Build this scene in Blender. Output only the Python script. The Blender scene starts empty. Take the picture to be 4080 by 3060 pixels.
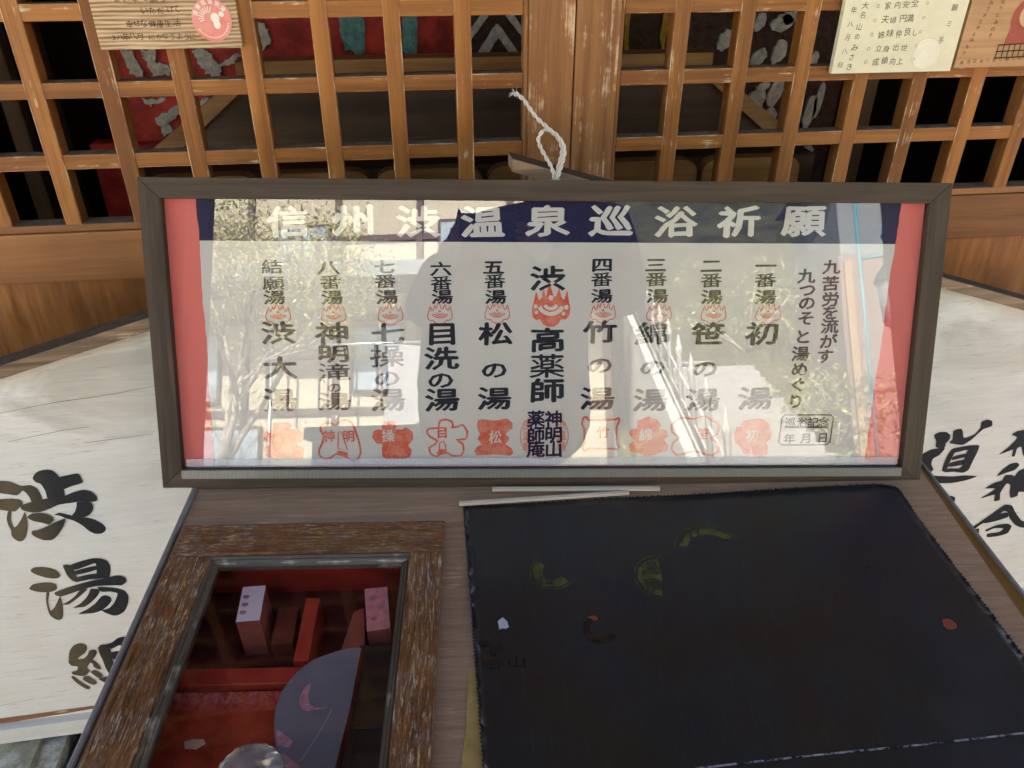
import bpy, bmesh, math, random
from mathutils import Vector, Matrix, Euler
R = math.radians
sc = bpy.context.scene
col = sc.collection
random.seed(7)

# ---------------------------------------------------------------- camera, light, exposure
cam_d = bpy.data.cameras.new('camera'); cam = bpy.data.objects.new('camera', cam_d); col.objects.link(cam)
CAM = Vector((-0.09056, -1.28117, 0.24340))
RIGHT, FWD, UP = Vector((0.9919, -0.1273, 0.0021)), Vector((0.1094, 0.8441, -0.5248)), Vector((0.0650, 0.5208, 0.8512))
cm = Matrix((RIGHT, UP, -FWD)).transposed().to_4x4(); cm.translation = CAM
cam.matrix_world = cm
cam_d.sensor_width = 36.0; cam_d.lens = 3133.3 / 4080 * 36.0
cam_d.clip_start = 0.02; cam_d.clip_end = 400
sc.camera = cam

SUN_ELEV, SUN_AZ = R(42), R(-14)          # azimuth measured from +Y towards +X: the sun stands behind the hall
w = bpy.data.worlds.new('World'); sc.world = w; w.use_nodes = True
wn = w.node_tree
sky = wn.nodes.new('ShaderNodeTexSky'); sky.sky_type = 'NISHITA'; sky.sun_disc = False
sky.sun_elevation = SUN_ELEV; sky.sun_rotation = SUN_AZ
sky.dust_density = 4.0; sky.air_density = 0.9
bg = wn.nodes['Background']; bg.inputs['Strength'].default_value = 0.11
wn.links.new(sky.outputs['Color'], bg.inputs['Color'])
sl = bpy.data.lights.new('sun', 'SUN'); sl.energy = 5.0; sl.angle = R(0.5); sl.color = (1, 0.93, 0.82)
so = bpy.data.objects.new('sun', sl); col.objects.link(so); so.location = (0, 8, 9)
sdir = Vector((math.sin(SUN_AZ) * math.cos(SUN_ELEV), math.cos(SUN_AZ) * math.cos(SUN_ELEV), math.sin(SUN_ELEV)))
so.rotation_euler = sdir.to_track_quat('Z', 'Y').to_euler()
vs = sc.view_settings
vs.view_transform = 'Standard'; vs.look = 'None'; vs.gamma = 1; vs.use_curve_mapping = False
vs.exposure = 3.02
sc.cycles.use_denoising = True; sc.cycles.denoising_prefilter = 'ACCURATE'
sc.cycles.max_bounces = 10; sc.cycles.diffuse_bounces = 6
sc.cycles.transparent_max_bounces = 24
sc.cycles.caustics_reflective = False; sc.cycles.caustics_refractive = False

# ---------------------------------------------------------------- helpers
class MB:
    """collects shapes in one bmesh and links them as one mesh object"""
    def __init__(s): s.bm = bmesh.new(); s.mi = 0
    def box(s, lo, hi, bev=0.0, M=None, seg=1):
        b = bmesh.new()
        bmesh.ops.create_cube(b, size=1)
        c = [(lo[i] + hi[i]) / 2 for i in range(3)]; d = [hi[i] - lo[i] for i in range(3)]
        for v in b.verts: v.co = Vector([c[i] + v.co[i] * d[i] for i in range(3)])
        if bev: bmesh.ops.bevel(b, geom=b.edges[:], offset=bev, segments=seg, affect='EDGES', profile=0.6)
        return s._add(b, M)
    def _add(s, b, M=None):
        if M is not None: bmesh.ops.transform(b, matrix=M, verts=b.verts[:])
        mp = {}
        for v in b.verts: mp[v] = s.bm.verts.new(v.co)
        for f in b.faces:
            try:
                nf = s.bm.faces.new([mp[v] for v in f.verts]); nf.material_index = s.mi; nf.smooth = f.smooth
            except ValueError: pass
        b.free(); return s
    def face(s, pts, smooth=False):
        f = s.bm.faces.new([s.bm.verts.new(Vector(p)) for p in pts]); f.material_index = s.mi; f.smooth = smooth; return s
    def prism(s, pts, fn, t0, t1):
        """pts 2-D outline; fn(u,v,t) -> 3-D"""
        a = [s.bm.verts.new(Vector(fn(u, v, t0))) for u, v in pts]
        b = [s.bm.verts.new(Vector(fn(u, v, t1))) for u, v in pts]
        n = len(pts)
        fs = [s.bm.faces.new(a), s.bm.faces.new(list(reversed(b)))]
        for i in range(n): fs.append(s.bm.faces.new([a[i], b[i], b[(i + 1) % n], a[(i + 1) % n]]))
        for f in fs: f.material_index = s.mi
        return s
    def tube(s, path, r, n=10, closed=False, cap=True):
        P = [Vector(p) for p in path]; m = len(P); rr = r if isinstance(r, (list, tuple)) else [r] * m
        rings = []; up = None
        for i in range(m):
            a = P[(i - 1) % m] if (closed or i > 0) else P[i]; b = P[(i + 1) % m] if (closed or i < m - 1) else P[i]
            t = (b - a).normalized()
            if up is None:
                up = Vector((0, 0, 1)) if abs(t.z) < .9 else Vector((1, 0, 0))
            x = (up - t * up.dot(t)).normalized(); up = x; y = t.cross(x)
            rings.append([s.bm.verts.new(P[i] + (x * math.cos(2 * math.pi * k / n) + y * math.sin(2 * math.pi * k / n)) * rr[i]) for k in range(n)])
        for i in range(m if closed else m - 1):
            A, B = rings[i], rings[(i + 1) % m]
            for k in range(n):
                f = s.bm.faces.new([A[k], A[(k + 1) % n], B[(k + 1) % n], B[k]]); f.smooth = True; f.material_index = s.mi
        if cap and not closed:
            s.bm.faces.new(list(reversed(rings[0]))).material_index = s.mi; s.bm.faces.new(rings[-1]).material_index = s.mi
        return s
    def lathe(s, prof, n=24, M=None):
        b = bmesh.new(); rings = []
        for r, z in prof:
            rings.append([b.verts.new((r * math.cos(2 * math.pi * k / n), r * math.sin(2 * math.pi * k / n), z)) for k in range(n)])
        for A, B in zip(rings, rings[1:]):
            for k in range(n): b.faces.new([A[k], A[(k + 1) % n], B[(k + 1) % n], B[k]]).smooth = True
        b.faces.new(list(reversed(rings[0]))); b.faces.new(rings[-1])
        return s._add(b, M)
    def stroke(s, pts, wd, fn, closed=False):
        """flat ribbon of width wd along a 2-D line; fn(u,v) -> 3-D"""
        P = [Vector((p[0], p[1])) for p in pts]; n = len(P); L = []
        for i in range(n):
            a = P[(i - 1) % n] if (closed or i > 0) else P[i]; b = P[(i + 1) % n] if (closed or i < n - 1) else P[i]
            t = (b - a); t = t.normalized() if t.length > 1e-9 else Vector((1, 0)); nn = Vector((-t.y, t.x)) * wd / 2
            L.append((s.bm.verts.new(Vector(fn(*(P[i] + nn)))), s.bm.verts.new(Vector(fn(*(P[i] - nn))))))
        for i in range(n if closed else n - 1):
            A, B = L[i], L[(i + 1) % n]
            s.bm.faces.new([A[0], A[1], B[1], B[0]]).material_index = s.mi
        return s
    def build(s, name, mats, parent=None, recalc=True):
        if recalc: bmesh.ops.recalc_face_normals(s.bm, faces=s.bm.faces[:])
        me = bpy.data.meshes.new(name); s.bm.to_mesh(me); s.bm.free()
        for m in (mats if isinstance(mats, (list, tuple)) else [mats]): me.materials.append(m)
        o = bpy.data.objects.new(name, me); col.objects.link(o)
        if parent is not None: o.parent = parent
        return o

def tag(o, label=None, cat=None, group=None, kind=None):
    if label: o['label'] = label
    if cat: o['category'] = cat
    if group: o['group'] = group
    if kind: o['kind'] = kind
    return o
def empty(name, label, cat, M=None, group=None):
    o = bpy.data.objects.new(name, None); col.objects.link(o); o.empty_display_size = .05
    if M is not None:
        o.location = M.translation; o.rotation_euler = M.to_euler()
    return tag(o, label, cat, group)
def basis(ax, ay, az, loc):
    m = Matrix((ax, ay, az)).transposed().to_4x4(); m.translation = loc; return m

# ---------------------------------------------------------------- materials
class NT:
    def __init__(s, name):
        s.m = bpy.data.materials.new(name); s.m.use_nodes = True; s.t = s.m.node_tree
        s.b = s.t.nodes['Principled BSDF']; s.out = s.t.nodes['Material Output']
    def n(s, typ, ins=None, **props):
        nd = s.t.nodes.new('ShaderNode' + typ)
        for k, v in props.items(): setattr(nd, k, v)
        for k, v in (ins or {}).items(): s.set(nd.inputs[k], v)
        return nd
    def set(s, sock, v):
        if isinstance(v, bpy.types.NodeSocket): s.t.links.new(v, sock)
        elif isinstance(v, tuple) and len(v) == 3 and sock.type == 'RGBA': sock.default_value = (*v, 1)
        else: sock.default_value = v
    def coord(s, scale=(1, 1, 1), rot=(0, 0, 0), rnd=True):
        tc = s.n('TexCoord'); v = tc.outputs['Object']
        if rnd:
            oi = s.n('ObjectInfo'); k = s.n('VectorMath', {0: oi.outputs['Random'], 1: (7.3, 5.1, 9.7)}, operation='MULTIPLY')
            v = s.n('VectorMath', {0: v, 1: k.outputs[0]}, operation='ADD').outputs[0]
        return s.n('Mapping', {'Vector': v, 'Scale': scale, 'Rotation': rot}).outputs[0]
    def noise(s, v, scale, detail=4, rough=.6, dist=0.0):
        return s.n('TexNoise', {'Vector': v, 'Scale': scale, 'Detail': detail, 'Roughness': rough, 'Distortion': dist}).outputs['Fac']
    def ramp(s, f, stops, interp='LINEAR'):
        r = s.n('ValToRGB', {'Fac': f}); r.color_ramp.interpolation = interp
        e = r.color_ramp.elements
        while len(e) < len(stops): e.new(.5)
        for el, (p, c) in zip(e, stops):
            el.position = p; el.color = (*c, 1) if isinstance(c, tuple) else (c, c, c, 1)
        return r.outputs['Color']
    def mix(s, f, a, b, blend='MIX'):
        nd = s.n('Mix', data_type='RGBA', blend_type=blend)
        s.set(nd.inputs[0], f); s.set(nd.inputs[6], a); s.set(nd.inputs[7], b); return nd.outputs[2]
    def math(s, op, a, b=0.0):
        return s.n('Math', {0: a, 1: b}, operation=op).outputs[0]
    def bump(s, h, st=.3, dist=.001):
        s.set(s.b.inputs['Normal'], s.n('Bump', {'Height': h, 'Strength': st, 'Distance': dist}).outputs[0])
    def fin(s, c=None, rough=.6, spec=.4, **k):
        if c is not None: s.set(s.b.inputs['Base Color'], c)
        s.set(s.b.inputs['Roughness'], rough); s.b.inputs['Specular IOR Level'].default_value = spec
        for kk, v in k.items(): s.set(s.b.inputs[kk.replace('_', ' ')], v)
        return s.m

def wood(name, axis, dark, light, fleck=None, amt=0.5, fine=260, coarse=34, rough=.55, bump=.35, rot=0.0, dirt=None, stretch=.035, spec=.3):
    t = NT(name); ai = 'XYZ'.index(axis)
    sc1 = [1, 1, 1]; sc1[ai] = stretch
    rt = [0, 0, 0]; rt[2 if ai != 2 else 1] = rot
    v = t.coord(tuple(sc1), tuple(rt))
    big = t.noise(v, coarse, 3, .55, .6); fib = t.noise(v, fine, 3, .7)
    f = t.math('ADD', t.math('MULTIPLY', big, .65), t.math('MULTIPLY', fib, .35))
    c = t.ramp(f, [(.39, dark), (.61, light)])
    vb = t.coord((1, 1, 1)); blot = t.noise(vb, 9, 3, .6)
    c = t.mix(t.ramp(blot, [(.35, 0.0), (.7, .35)]), c, tuple(x * .62 for x in dark))
    oi_ = t.n('ObjectInfo').outputs['Random']; c = t.mix(t.ramp(oi_, [(0, .30), (.5, 0.0)]), c, tuple(x * .70 for x in dark)); c = t.mix(t.ramp(oi_, [(.6, 0.0), (1, .30)]), c, tuple(min(1, x * 1.15) for x in light))
    if fleck:
        fl = t.math('MULTIPLY', t.noise(v, fine * .55, 4, .75), t.noise(vb, 22, 3, .6))
        c = t.mix(t.ramp(fl, [(.36 - .14 * amt, 0.0), (.44 - .10 * amt, 1.0)]), c, fleck)
    if dirt:
        c = t.mix(t.ramp(t.noise(vb, 45, 5, .7), [(.5, 0.0), (.72, .8)]), c, dirt)
    t.bump(fib, bump, .0008)
    return t.fin(c, t.ramp(fib, [(.3, max(rough - .12, .05)), (.7, min(rough + .15, 1.0))]), spec)
def plain(name, c, rough=.6, spec=.4, var=.15, scale=30, bump=.0, metal=0.0):
    t = NT(name); v = t.coord(); nz = t.noise(v, scale, 4, .6)
    cc = t.mix(t.ramp(nz, [(.3, 0.0), (.75, 1.0)]), tuple(x * (1 - var) for x in c), tuple(min(1, x * (1 + var)) for x in c))
    if bump: t.bump(t.noise(v, scale * 4, 4, .6), bump, .001)
    return t.fin(cc, rough, spec, Metallic=metal)
def glass_pane(name, tint=(1, 1, 1), f0=.05):
    t = NT(name); lw = t.n('LayerWeight', {'Blend': .5})
    fac = t.math('ADD', t.math('MULTIPLY', t.math('POWER', lw.outputs['Facing'], 5.0), .95), f0)
    tr = t.n('BsdfTransparent', {'Color': tint}); gl = t.n('BsdfGlossy', {'Color': (1, 1, 1), 'Roughness': 0.0})
    mx = t.n('MixShader', {0: fac, 1: tr.outputs[0], 2: gl.outputs[0]})
    t.t.links.new(mx.outputs[0], t.out.inputs['Surface']); return t.m

LATD, LATL = (.172, .062, .012), (.375, .155, .034)
M = {}
for ax in 'XZ':
    M['lattice' + ax] = wood('lattice_wood_' + ax, ax, LATD, LATL, (.58, .42, .26), .12, rough=.5)
    M['stile' + ax] = wood('stile_wood_' + ax, ax, (.185, .076, .022), (.345, .163, .057), (.60, .42, .25), .45, rough=.55)
    M['frame' + ax] = wood('laminate_' + ax, ax, (.036, .025, .015), (.080, .058, .037), None, fine=420, coarse=120, rough=.58, bump=.25, spec=.2)
M['panel'] = wood('panel_wood', 'Z', (.17, .065, .016), (.36, .155, .040), None, coarse=20, fine=90, rough=.38, bump=.15, stretch=.12, spec=.4)
M['rail'] = wood('rail_wood', 'X', (.15, .060, .018), (.31, .140, .046), None, coarse=26, rough=.45)
M['dust'] = plain('dusty_ledge', (.150, .118, .082), .95, .1, .35, 60)
M['hall'] = wood('dark_hall_wood', 'X', (.07, .045, .028), (.14, .09, .055), None, rough=.7)
M['hallZ'] = wood('dark_post_wood', 'Z', (.09, .055, .032), (.17, .11, .065), None, rough=.7)
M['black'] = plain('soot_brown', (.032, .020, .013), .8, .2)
M['ink'] = plain('black_ink', (.022, .022, .028), .8, .2, .3, 200)
M['redink'] = None
def ink(name, c, c2, lo, hi, scale=420):
    t = NT(name); v = t.coord((1, 1, 1), rnd=False); nz = t.noise(v, scale, 5, .75); n2 = t.noise(v, 60, 3, .6)
    f = t.math('ADD', t.math('MULTIPLY', nz, .5), t.math('MULTIPLY', n2, .5))
    return t.fin(t.mix(t.ramp(f, [(lo, 0.0), (hi, 1.0)]), c, c2), .85, .15)
M['redink'] = ink('red_stamp_ink', (.58, .085, .042), (.58, .30, .22), .42, .66)
M['palered'] = ink('faint_red_ink', (.60, .22, .16), (.58, .36, .29), .4, .66)

# ---------------------------------------------------------------- outlines and places of the writing, in metres on each board
BRUSH = [[[-0.7455,-0.5042],[-0.7324,-0.5002],[-0.7187,-0.5036],[-0.7068,-0.5133],[-0.6934,-0.5134],[-0.687,-0.5199],[-0.6849,-0.5306],[-0.6855,-0.543],[-0.6991,-0.5471],[-0.7013,-0.5451],[-0.7018,-0.5367],[-0.7038,-0.5281],[-0.7073,-0.5225],[-0.7124,-0.5269],[-0.718,-0.5304],[-0.7289,-0.5268],[-0.7397,-0.5234],[-0.7505,-0.5199]],[[-0.7549,-0.5337],[-0.7431,-0.5343],[-0.7256,-0.5356],[-0.7161,-0.5389],[-0.7143,-0.5455],[-0.7161,-0.5515],[-0.7204,-0.5531],[-0.7287,-0.5604],[-0.7359,-0.5594],[-0.7495,-0.5544],[-0.7594,-0.5478]],[[-0.7391,-0.559],[-0.7345,-0.5596],[-0.739,-0.5718],[-0.7408,-0.5802],[-0.7404,-0.5911],[-0.7347,-0.5876],[-0.725,-0.5759],[-0.7166,-0.5632],[-0.7178,-0.5791],[-0.7223,-0.5959],[-0.7285,-0.6105],[-0.7348,-0.6185],[-0.741,-0.6209],[-0.7459,-0.6168],[-0.7492,-0.6074],[-0.7467,-0.5968],[-0.7472,-0.5858],[-0.7455,-0.5731]],[[-0.6869,-0.5016],[-0.6814,-0.4932],[-0.6741,-0.4887],[-0.6633,-0.4874],[-0.6553,-0.4904],[-0.6514,-0.4979],[-0.6494,-0.5043],[-0.6493,-0.5228],[-0.6535,-0.5431],[-0.6768,-0.5421],[-0.6764,-0.5275],[-0.6789,-0.5128],[-0.6846,-0.509]],[[-0.6509,-0.5041],[-0.6373,-0.5013],[-0.6247,-0.4993],[-0.6208,-0.5018],[-0.6198,-0.5121],[-0.6197,-0.5173],[-0.6256,-0.5196],[-0.637,-0.5223],[-0.6489,-0.5266],[-0.6515,-0.5225]],[[-0.7193,-0.5522],[-0.7127,-0.5478],[-0.6963,-0.5437],[-0.6766,-0.5411],[-0.6541,-0.5399],[-0.6371,-0.5337],[-0.6227,-0.5314],[-0.6131,-0.5358],[-0.6075,-0.5471],[-0.6096,-0.5553],[-0.6183,-0.5558],[-0.6331,-0.5532],[-0.6426,-0.5541],[-0.6646,-0.5554],[-0.6784,-0.5609],[-0.692,-0.5655],[-0.7073,-0.5655],[-0.719,-0.5586]],[[-0.6379,-0.5536],[-0.6198,-0.5556],[-0.6171,-0.5629],[-0.6192,-0.5712],[-0.6265,-0.581],[-0.6353,-0.5846],[-0.6448,-0.585],[-0.6527,-0.5796],[-0.6459,-0.5718],[-0.6409,-0.5618]],[[-0.7154,-0.573],[-0.708,-0.5676],[-0.6957,-0.5675],[-0.6861,-0.5717],[-0.6805,-0.5789],[-0.6805,-0.5844],[-0.6871,-0.5911],[-0.6898,-0.5924],[-0.6984,-0.5873],[-0.7093,-0.5825],[-0.7151,-0.5762]],[[-0.6631,-0.5835],[-0.6706,-0.5989],[-0.6829,-0.6149],[-0.6932,-0.6235],[-0.7056,-0.6228],[-0.7145,-0.6159],[-0.7198,-0.6073],[-0.7164,-0.6012],[-0.7101,-0.601],[-0.6981,-0.5972],[-0.6802,-0.5888]],[[-0.6779,-0.5754],[-0.6691,-0.5714],[-0.6608,-0.5752],[-0.6527,-0.5796],[-0.6415,-0.5844],[-0.6312,-0.5869],[-0.6217,-0.5926],[-0.6132,-0.6027],[-0.6105,-0.6109],[-0.6129,-0.6172],[-0.6197,-0.6219],[-0.6291,-0.621],[-0.6367,-0.6138],[-0.643,-0.6018],[-0.6526,-0.5905],[-0.6631,-0.5835],[-0.6707,-0.5771]],[[-0.7437,-0.6825],[-0.7375,-0.6776],[-0.7249,-0.6784],[-0.7133,-0.6826],[-0.7056,-0.6898],[-0.7038,-0.7008],[-0.7086,-0.706],[-0.7167,-0.7059],[-0.7269,-0.7019],[-0.7375,-0.6942],[-0.7435,-0.6873]],[[-0.7579,-0.7221],[-0.7498,-0.7138],[-0.7346,-0.7119],[-0.7222,-0.7139],[-0.7156,-0.7194],[-0.7164,-0.729],[-0.7246,-0.7338],[-0.7362,-0.7343],[-0.7482,-0.7306],[-0.7551,-0.7262]],[[-0.7347,-0.7346],[-0.7303,-0.7353],[-0.7374,-0.7527],[-0.74,-0.7673],[-0.7404,-0.7774],[-0.7313,-0.7688],[-0.7166,-0.7463],[-0.7188,-0.766],[-0.7223,-0.7831],[-0.7276,-0.7976],[-0.7335,-0.8005],[-0.7392,-0.7968],[-0.744,-0.787],[-0.7437,-0.7717],[-0.7406,-0.7522]],[[-0.6939,-0.6798],[-0.6879,-0.6784],[-0.6809,-0.6823],[-0.6801,-0.6915],[-0.6798,-0.7083],[-0.6772,-0.7172],[-0.6842,-0.7185],[-0.6895,-0.714],[-0.6932,-0.7037],[-0.694,-0.6916]],[[-0.6838,-0.6814],[-0.6658,-0.6748],[-0.647,-0.6711],[-0.6345,-0.6733],[-0.6264,-0.6798],[-0.6242,-0.6908],[-0.6272,-0.7047],[-0.6322,-0.716],[-0.644,-0.7165],[-0.6499,-0.7107],[-0.6458,-0.6945],[-0.645,-0.6823],[-0.6592,-0.6865],[-0.6785,-0.6917]],[[-0.6801,-0.6943],[-0.6457,-0.6879],[-0.6464,-0.6964],[-0.6797,-0.703]],[[-0.6789,-0.708],[-0.6484,-0.7049],[-0.644,-0.7165],[-0.6621,-0.716],[-0.6774,-0.7179],[-0.6842,-0.7185]],[[-0.7229,-0.7366],[-0.7073,-0.7306],[-0.6788,-0.723],[-0.6545,-0.7185],[-0.6357,-0.7167],[-0.6234,-0.7138],[-0.6138,-0.7154],[-0.6071,-0.7225],[-0.6091,-0.7308],[-0.6174,-0.7369],[-0.6287,-0.735],[-0.6547,-0.7324],[-0.6772,-0.7356],[-0.6972,-0.7421],[-0.715,-0.7466],[-0.7222,-0.7428]],[[-0.6555,-0.7355],[-0.6427,-0.7376],[-0.6272,-0.7427],[-0.6157,-0.7508],[-0.6129,-0.7639],[-0.6179,-0.7809],[-0.627,-0.7974],[-0.6393,-0.8056],[-0.6479,-0.8054],[-0.6578,-0.7971],[-0.6628,-0.7898],[-0.6501,-0.7868],[-0.6386,-0.7748],[-0.6285,-0.7549],[-0.6389,-0.749],[-0.6519,-0.7473]],[[-0.6826,-0.7371],[-0.6708,-0.7366],[-0.682,-0.7472],[-0.6948,-0.7575],[-0.7092,-0.7676],[-0.7188,-0.766],[-0.705,-0.7583],[-0.6922,-0.7479]],[[-0.6661,-0.7374],[-0.6531,-0.7421],[-0.6608,-0.7558],[-0.6742,-0.7686],[-0.6865,-0.7766],[-0.7048,-0.776],[-0.691,-0.7682],[-0.6775,-0.7554],[-0.6703,-0.7442]],[[-0.6543,-0.7569],[-0.6474,-0.756],[-0.6412,-0.7616],[-0.6414,-0.7692],[-0.6502,-0.7804],[-0.6628,-0.7898],[-0.6774,-0.7936],[-0.7006,-0.7916],[-0.6829,-0.7824],[-0.6684,-0.7721]],[[-0.7433,-0.8916],[-0.7377,-0.877],[-0.7278,-0.8647],[-0.7171,-0.8616],[-0.7087,-0.8671],[-0.709,-0.8773],[-0.7159,-0.8877],[-0.7261,-0.8949],[-0.7309,-0.9006],[-0.7211,-0.9012],[-0.7121,-0.8924],[-0.706,-0.8818],[-0.6977,-0.8816],[-0.6956,-0.8877],[-0.7001,-0.8974],[-0.7075,-0.9065],[-0.7041,-0.9125],[-0.6994,-0.9269],[-0.7012,-0.934],[-0.7071,-0.9307],[-0.7106,-0.9246],[-0.7102,-0.9166],[-0.7135,-0.9133],[-0.7216,-0.9251],[-0.7203,-0.9294],[-0.7189,-0.9337],[-0.7272,-0.9429],[-0.7346,-0.9455],[-0.7451,-0.9406],[-0.7504,-0.9354],[-0.7482,-0.9305],[-0.7404,-0.9294],[-0.736,-0.9195],[-0.7448,-0.9151],[-0.7475,-0.9066]],[[-0.7533,-0.943],[-0.7494,-0.9411],[-0.7438,-0.9545],[-0.737,-0.967],[-0.7302,-0.9768],[-0.7322,-0.9811],[-0.7373,-0.9809],[-0.7457,-0.968],[-0.7518,-0.9529]],[[-0.7322,-0.946],[-0.725,-0.9474],[-0.7159,-0.9645],[-0.7173,-0.9697],[-0.7228,-0.9714],[-0.7298,-0.9657],[-0.7367,-0.9533]],[[-0.7187,-0.9365],[-0.711,-0.9326],[-0.7024,-0.9452],[-0.7028,-0.9534],[-0.7087,-0.9563],[-0.716,-0.9452]],[[-0.691,-0.8782],[-0.6852,-0.8715],[-0.677,-0.8718],[-0.6731,-0.8764],[-0.6725,-0.887],[-0.675,-0.9103],[-0.6768,-0.9314],[-0.682,-0.9521],[-0.6892,-0.9534],[-0.6904,-0.9449],[-0.692,-0.931],[-0.6916,-0.9096],[-0.6925,-0.8936]],[[-0.6773,-0.873],[-0.6665,-0.8699],[-0.6543,-0.8606],[-0.6423,-0.859],[-0.6285,-0.8642],[-0.6294,-0.8822],[-0.6427,-0.9166],[-0.6563,-0.9519],[-0.6677,-0.9496],[-0.6556,-0.9141],[-0.6536,-0.8985],[-0.6546,-0.8787],[-0.6714,-0.8859]],[[-0.6744,-0.8945],[-0.6523,-0.8935],[-0.6554,-0.9061],[-0.674,-0.9131]],[[-0.6757,-0.9235],[-0.6601,-0.9185],[-0.6639,-0.934],[-0.6765,-0.9369]],[[-0.711,-0.9586],[-0.6979,-0.9544],[-0.6823,-0.9534],[-0.6563,-0.9519],[-0.662,-0.9757],[-0.6823,-0.9742],[-0.6977,-0.9738],[-0.7062,-0.9665]],[[0.8306,-0.5928],[0.8402,-0.5868],[0.8544,-0.5884],[0.8654,-0.5967],[0.8661,-0.6076],[0.8615,-0.6148],[0.8627,-0.6228],[0.8584,-0.627],[0.8425,-0.6204],[0.8399,-0.6077]],[[0.868,-0.5878],[0.875,-0.584],[0.8834,-0.5843],[0.8886,-0.5916],[0.8943,-0.6046],[0.9018,-0.6061],[0.9162,-0.5993],[0.9229,-0.5862],[0.9208,-0.5723],[0.9307,-0.5688],[0.9419,-0.5731],[0.9459,-0.5842],[0.9374,-0.5878],[0.9298,-0.5901],[0.9221,-0.6],[0.9125,-0.6129],[0.8988,-0.6223],[0.884,-0.6196],[0.8682,-0.614],[0.8728,-0.6068]],[[0.8802,-0.6295],[0.8893,-0.6274],[0.8865,-0.6445],[0.8842,-0.6635],[0.8841,-0.6764],[0.8824,-0.6844],[0.8747,-0.6802],[0.8735,-0.6654],[0.8748,-0.6431]],[[0.8817,-0.6297],[0.9028,-0.6259],[0.9343,-0.6273],[0.9358,-0.644],[0.9338,-0.663],[0.9315,-0.6856],[0.9217,-0.6909],[0.8999,-0.6856],[0.8824,-0.6844],[0.8853,-0.6759],[0.9091,-0.6789],[0.9146,-0.6737],[0.9134,-0.6573],[0.9137,-0.6414],[0.9144,-0.6351],[0.8875,-0.6389]],[[0.8872,-0.6484],[0.9146,-0.644],[0.9143,-0.6517],[0.8862,-0.6566]],[[0.8863,-0.6631],[0.9133,-0.659],[0.9151,-0.6711],[0.8857,-0.6727]],[[0.8206,-0.6351],[0.8359,-0.6259],[0.8637,-0.626],[0.8573,-0.6411],[0.8459,-0.6492],[0.8471,-0.6622],[0.8556,-0.6762],[0.8465,-0.6832],[0.8326,-0.6701],[0.8246,-0.6531]],[[0.848,-0.6883],[0.8737,-0.6932],[0.9039,-0.698],[0.9271,-0.6982],[0.9567,-0.7043],[0.9372,-0.7112],[0.9092,-0.7143],[0.8795,-0.7115],[0.8596,-0.703]],[[0.9055,-0.7477],[0.9171,-0.7475],[0.9266,-0.7539],[0.9282,-0.768],[0.9265,-0.7765],[0.9065,-0.7598]],[[0.9961,-0.6099],[1.0049,-0.6031],[1.0186,-0.6015],[1.0298,-0.6012],[1.0557,-0.6679],[1.0413,-0.6646],[1.0283,-0.642],[1.0205,-0.6443],[1.0221,-0.6639],[1.016,-0.6632],[1.0127,-0.6466],[1.0025,-0.6503],[0.9854,-0.6547],[0.997,-0.6432],[1.0082,-0.627],[1.0105,-0.6178]],[[1.0008,-0.7092],[1.0073,-0.695],[1.02,-0.6816],[1.0343,-0.6807],[1.0412,-0.6875],[1.035,-0.6984],[1.0191,-0.7031]],[[0.9859,-0.7377],[1.0009,-0.726],[1.017,-0.7213],[1.0186,-0.7097],[1.0334,-0.7099],[1.041,-0.7142],[1.0456,-0.703],[1.0554,-0.6976],[1.0678,-0.6991],[1.0915,-0.7601],[1.066,-0.7568],[1.067,-0.7673],[1.0531,-0.7707],[1.0454,-0.7541],[1.0403,-0.7362],[1.0296,-0.7314],[1.0247,-0.7548],[1.0298,-0.7729],[1.0182,-0.7741],[1.0135,-0.7568],[0.9845,-0.7633],[1.0031,-0.7485],[1.0092,-0.7407]],[[0.9907,-0.8427],[1.0065,-0.8267],[1.0292,-0.8047],[1.0472,-0.7876],[1.0639,-0.7916],[1.076,-0.8075],[1.1025,-0.8366],[1.1252,-0.8472],[1.1306,-0.861],[1.1066,-0.8557],[1.0904,-0.846],[1.0702,-0.8248],[1.0613,-0.8091],[1.0502,-0.804],[1.0397,-0.8169],[1.0245,-0.8256],[1.0092,-0.8344],[1.0003,-0.8441]],[[1.0293,-0.8137],[1.0613,-0.8091],[1.0662,-0.8224],[1.0355,-0.8308],[1.0143,-0.8315]],[[1.0275,-0.8517],[1.0487,-0.8418],[1.0733,-0.8417],[1.0861,-0.8509],[1.0835,-0.8691],[1.0666,-0.8741],[1.0384,-0.8737],[1.0349,-0.8639],[1.0623,-0.8623],[1.0685,-0.8539],[1.0457,-0.8506],[1.0296,-0.8575]],[[1.0,-0.8477],[1.01,-0.8455],[1.0144,-0.8627],[1.0079,-0.8618]]]
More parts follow.
